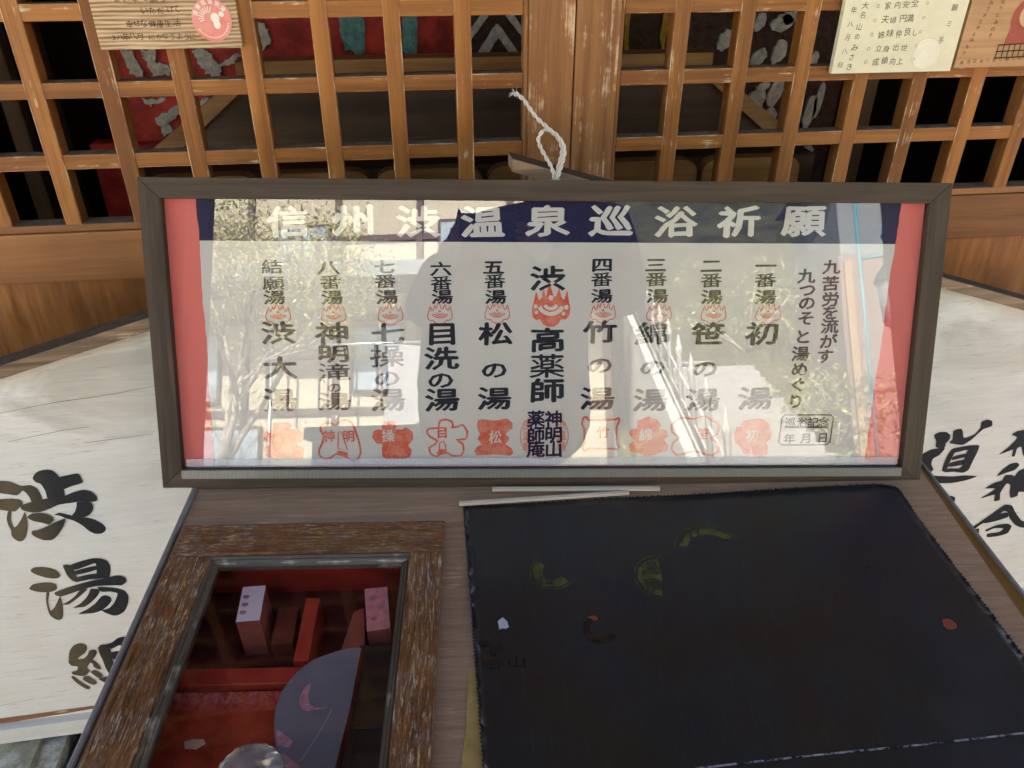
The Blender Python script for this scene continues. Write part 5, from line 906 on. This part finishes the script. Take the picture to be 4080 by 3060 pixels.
o = MB().tube([(-3.4, 0, 0), (-1.0, 0, 0)], .02).tube([(-3.4, 0, 0), (-3.4, 0, -2.68)], .022).tube([(-1.0, 0, 0), (-1.0, 0, -2.68)], .022).build('laundry_pole', plain('pole_metal', (.5, .5, .5), .4, metal=.8)); o.location = (0, -8.3, 2.70 + GZ); tag(o, 'thin metal drying pole with two legs before the cream house', 'pole')
# --- trees
def leaves(mb, centers, n, size, spread):
    for _ in range(n):
        c_ = random.choice(centers); p = Vector(c_[:3]) + Vector((random.gauss(0, 1), random.gauss(0, 1), random.gauss(0, 1))) * c_[3] * spread
        a = Vector((random.uniform(-1, 1), random.uniform(-1, 1), random.uniform(-1, 1))).normalized(); b = a.cross(Vector((random.uniform(-1, 1), random.uniform(-1, 1), random.uniform(-1, 1)))).normalized(); s = size * random.uniform(.6, 1.3)
        mb.face([p - a * s, p - b * s * .35, p + a * s, p + b * s * .35])
def leafmat(name, c1, c2):
    t = NT(name); return t.fin(t.mix(t.ramp(t.noise(t.coord(), 6, 4), [(.35, 0.0), (.65, 1.0)]), c1, c2), .45, .5)
def branch(mb, p, d, L, r, depth, tips):
    q = p + d * L; mb.tube([p, p.lerp(q, .5) + Vector((random.uniform(-.03, .03), random.uniform(-.03, .03), 0)), q], [r, r * .85, r * .65], 6)
    if depth == 0: tips.append((*q, .16)); return
    for _ in range(3):
        dd = (d + Vector((random.uniform(-.9, .9), random.uniform(-.9, .9), random.uniform(-.25, .7)))).normalized(); branch(mb, q, dd, L * random.uniform(.62, .85), r * .6, depth - 1, tips)
    tips.append((*q, .18))
M['bark'] = plain('grey_bark', (.46, .40, .34), .8, .2, .3, 20, .5)
def tree(label, loc, L, n, mats, seed, d0=(0, 0, 1), depth=4):
    random.seed(seed); tr_ = empty('garden_tree', label, 'tree', Matrix.Translation(loc)); mb = MB(); tips = []
    branch(mb, Vector((0, 0, 0)), Vector(d0).normalized(), L, L * .055, depth, tips); mb.build('trunk', M['bark'], tr_, False)
    mb = MB(); leaves(mb, tips, n, .019, 1.0); mb.build('crown', mats, tr_, False)
tree('twiggy yellow green tree before the cream house, reflected at the left of the glass', (-2.75, -5.7, GZ), 1.02, 14000, leafmat('spring_leaf', (.33, .35, .10), (.62, .57, .26)), 11, (-.06, 0, 1), 5)
tree('dark leaved tree rising above the left end of the cream house', (-4.9, -7.4, GZ), 1.45, 7000, leafmat('dark_leaf', (.07, .10, .04), (.16, .18, .07)), 5)
# --- hillside with stairs
t = NT('hill_grass'); v = t.coord(rnd=False); n_ = t.noise(v, 3, 8, .75); yy_ = t.n('SeparateXYZ', {0: v}).outputs['Y']; far_ = t.n('MapRange', {0: t.math('ADD', yy_, t.math('MULTIPLY', n_, 3.0)), 1: -13.0, 2: -9.0, 3: 1.0, 4: 0.0}).outputs[0]
M['hill'] = t.fin(t.mix(far_, t.mix(t.ramp(n_, [(.35, 0.0), (.65, 1.0)]), (.17, .16, .07), (.42, .38, .20)), t.mix(t.ramp(n_, [(.35, 0.0), (.65, 1.0)]), (.035, .045, .025), (.12, .14, .06))), .9, .1); t.bump(t.noise(v, 14, 6, .8), 1.0, .2)
HZ = lambda y: GZ - .05 + max(0, -6.4 - y) * .46 + max(0, -10.5 - y) * .75
mb = MB(); xs = [i * .8 for i in range(0, 31)]; ys = [-6.2 - .9 * j for j in range(28)]
random.seed(9); G_ = [[mb.bm.verts.new((.75 + x, y, HZ(y) + .02 * math.sin(x) * max(0, -6.4 - y) + (random.uniform(-.14, .14) if y < -6.5 else 0))) for y in ys] for x in xs]
for i in range(30):
    for j in range(27): mb.bm.faces.new([G_[i][j], G_[i + 1][j], G_[i + 1][j + 1], G_[i][j + 1]]).smooth = True
tag(mb.build('hill', M['hill']), kind='structure')
M['pale'] = plain('pale_stone', (.52, .52, .50), .8, .2, .1, 12); M['step'] = plain('grey_step', (.36, .355, .34), .85, .2, .15, 12)
stp = empty('stone_stairs', 'long flight of grey stone steps with white side walls climbing the hill', 'stairs', Matrix.Translation((1.75, -5.6, GZ)))
for k in range(26):
    MB().box((-.55, -.29 * (k + 1), .0), (1.17, -.29 * k + .012, .14 * (k + 1)), .01).build('step', M['step'], stp)
for x in (-.78,):
    mb = MB(); mb.prism([(.45, 0), (.45, 1.05 if x < 0 else .5), (-7.6, (1.05 if x < 0 else .5) + 3.8), (-7.6, 0)], lambda u, v, q: (q, u, v), x, x + .085); mb.build('side_wall', M['pale'] if x < 0 else M['step'], stp)
for sx in (-.28,):
    for k in range(9):
        y = .25 - k * .85; z = .05 + max(0, -y + .25) * .483
        mb = MB(); mb.lathe([(.032, z - .1), (.032, z + .86), (.045, z + .88), (.045, z + .93), (.022, z + .96), (.028, z + 1.0), (.003, z + 1.10)], 12, Matrix.Translation((sx, y, 0))); mb.build('rail_post', M['pale'], stp)
    mb = MB(); mb.tube([(sx, .25, .66), (sx, -6.6, .66 + 6.85 * .483)], .018); mb.build('hand_rail', M['pale'], stp)
for sx, z0, r_ in ((-.28, .36, .012), (-.46, .62, .012)):
    mb = MB(); mb.tube([(sx, .25, z0), (sx, -6.6, z0 + 6.85 * .483)], r_); mb.build('hand_rail', M['pale'], stp)
random.seed(31); lm1, lm2 = leafmat('bush_leaf', (.20, .22, .07), (.40, .40, .17)), leafmat('dark_bush_leaf', (.05, .075, .035), (.12, .14, .06))
for k, (x, y, s) in enumerate(((.95, -8.0, .55), (1.05, -10.4, .8), (3.1, -7.6, .5), (3.5, -9.6, .9), (4.9, -8.4, .8), (5.4, -10.6, 1.2), (2.9, -11.5, 1.1))):
    b_ = empty('hill_bush', ['bush close to the foot of the stairs on their left', 'larger bush left of the stairs higher up the hill', 'small bush right of the foot of the stairs', 'bush right of the stairs half way up', 'bush on the hill behind the street lamp', 'biggest bush high on the right of the hill', 'bush near the top right of the stairs'][k], 'bush', Matrix.Translation((x, y, HZ(y))), 'bushes on the hill')
    mb = MB(); tips = []
    for q in range(7): d = Vector((random.uniform(-1, 1), random.uniform(-1, 1), random.uniform(.5, 1.4))).normalized() * s; mb.tube([Vector((0, 0, 0)), d * .5 + Vector((0, 0, .05)), d], [.02, .014, .006], 5); tips += [(*(d * .7), s * .28), (*d, s * .24)]
    mb.build('stem', M['bark'], b_, False); mb = MB(); leaves(mb, tips, 1100, .045, 1.0); mb.build('foliage', lm2 if k % 3 == 1 else lm1, b_, False)
# --- lamp post, teal frame, banner, shed wall
lp = empty('street_lamp', 'dark street lamp with a pointed finial and glazed lantern', 'street lamp', Matrix.Translation((2.92, -6.1, GZ)))
dk = plain('dark_iron', (.03, .03, .038), .5, .5)
mb = MB(); mb.lathe([(.09, 0), (.07, .1), (.045, .3), (.032, 2.18), (.05, 2.22)], 14); mb.build('post', dk, lp)
mb = MB(); mb.lathe([(.08, 2.22), (.10, 2.25), (.10, 2.27)], 6); mb.lathe([(.14, 2.60), (.12, 2.66), (.045, 2.76), (.028, 2.98), (.045, 3.00), (.045, 3.03), (.025, 3.05), (.032, 3.07), (.002, 3.24)], 12); mb.build('lantern_cap', dk, lp)
mb = MB(); mb.lathe([(.095, 2.271), (.125, 2.599)], 6); mb.build('lantern_glass', plain('smoky_glass', (.20, .21, .22), .12), lp)
tf = empty('teal_frame', 'teal painted steel tube frame standing beside the hill stairs', 'frame', Matrix.Translation((3.02, -7.0, GZ)))
tm = plain('teal_paint', (.08, .25, .29), .4)
for x in (0, .75): MB().tube([(x, 0, 0), (x, 0, 4.3)], .018).build('tube', tm, tf)
for z in (3.1, 4.25): MB().tube([(.019, 0, z), (.731, 0, z + .1)], .02).build('tube', tm, tf)
sh_ = empty('grey_shed', 'grey sheet shed with pinkish planks added to tint the reflection, behind the teal frame', 'shed', Matrix.Translation((4.6, -9.4, GZ)))
MB().box((-.9, -2, 3.90), (3.5, 0, 5.2), .01).build('upper_wall', plain('grey_sheet', (.20, .225, .235), .5, .4, .08, 4), sh_); MB().box((-1.1, -2.2, 5.21), (3.7, .35, 5.32), .01).build('roof', M['tile'], sh_)
MB().box((-.95, -2, 0), (3.55, .03, 3.895), .01).build('added_plank_wall', wood('pinkish_planks', 'Z', (.17, .11, .10), (.28, .19, .18), None, coarse=8, fine=40), sh_)  # lower wall added for the pink tint it mirrors in the frame glass
for k in range(5): MB().box((-.9 + k * .95, .031, 0), (-.80 + k * .95, .09, 3.8), .006).build('post', M['dpost'] if k % 2 else plain('orange_post', (.36, .23, .13), .6), sh_)
bn = empty('street_banner', 'tall red banner on a pale pole at the right of the street', 'banner', Matrix.Translation((2.55, -5.2, GZ)))
mb = MB(); n = 30; Ls = [(mb.bm.verts.new((0.02, 0, .35 + 1.75 * k / n)), mb.bm.verts.new((.42, .05 * math.sin(k * .5), .35 + 1.75 * k / n))) for k in range(n + 1)]
for a, b in zip(Ls, Ls[1:]): mb.bm.faces.new([a[0], a[1], b[1], b[0]]).smooth = True
mb.build('cloth', plain('red_cloth', (.60, .08, .07), .8), bn); MB().tube([(0, 0, 0), (0, 0, 2.25)], .016).tube([(-.02, 0, 2.13), (.44, 0, 2.13)], .009).build('pole', M['pale'], bn)
o = MB().box((-4.5, -.06, 0), (-.2, .06, 1.0), .01).build('garden_wall', M['pale']); o.location = (-1.0, -8.9, GZ); tag(o, 'low pale stone wall in front of the cream house', 'garden wall')
# hills far behind, closing the street
mb = MB(); 
for s, y in ((1, -60),):
    P_ = [(-120 + 8 * k, 8 + 6 * math.sin(k * .7) + 4 * math.sin(k * 1.9)) for k in range(31)]
    for a, b in zip(P_, P_[1:]): mb.face([(a[0], y, GZ - 1), (b[0], y, GZ - 1), (b[0], y - 22, b[1]), (a[0], y - 22, a[1])])
tag(mb.build('far_hills', plain('far_wood', (.10, .13, .08), .95, .1, .4, .4)), kind='structure')
bpy.context.view_layer.update()
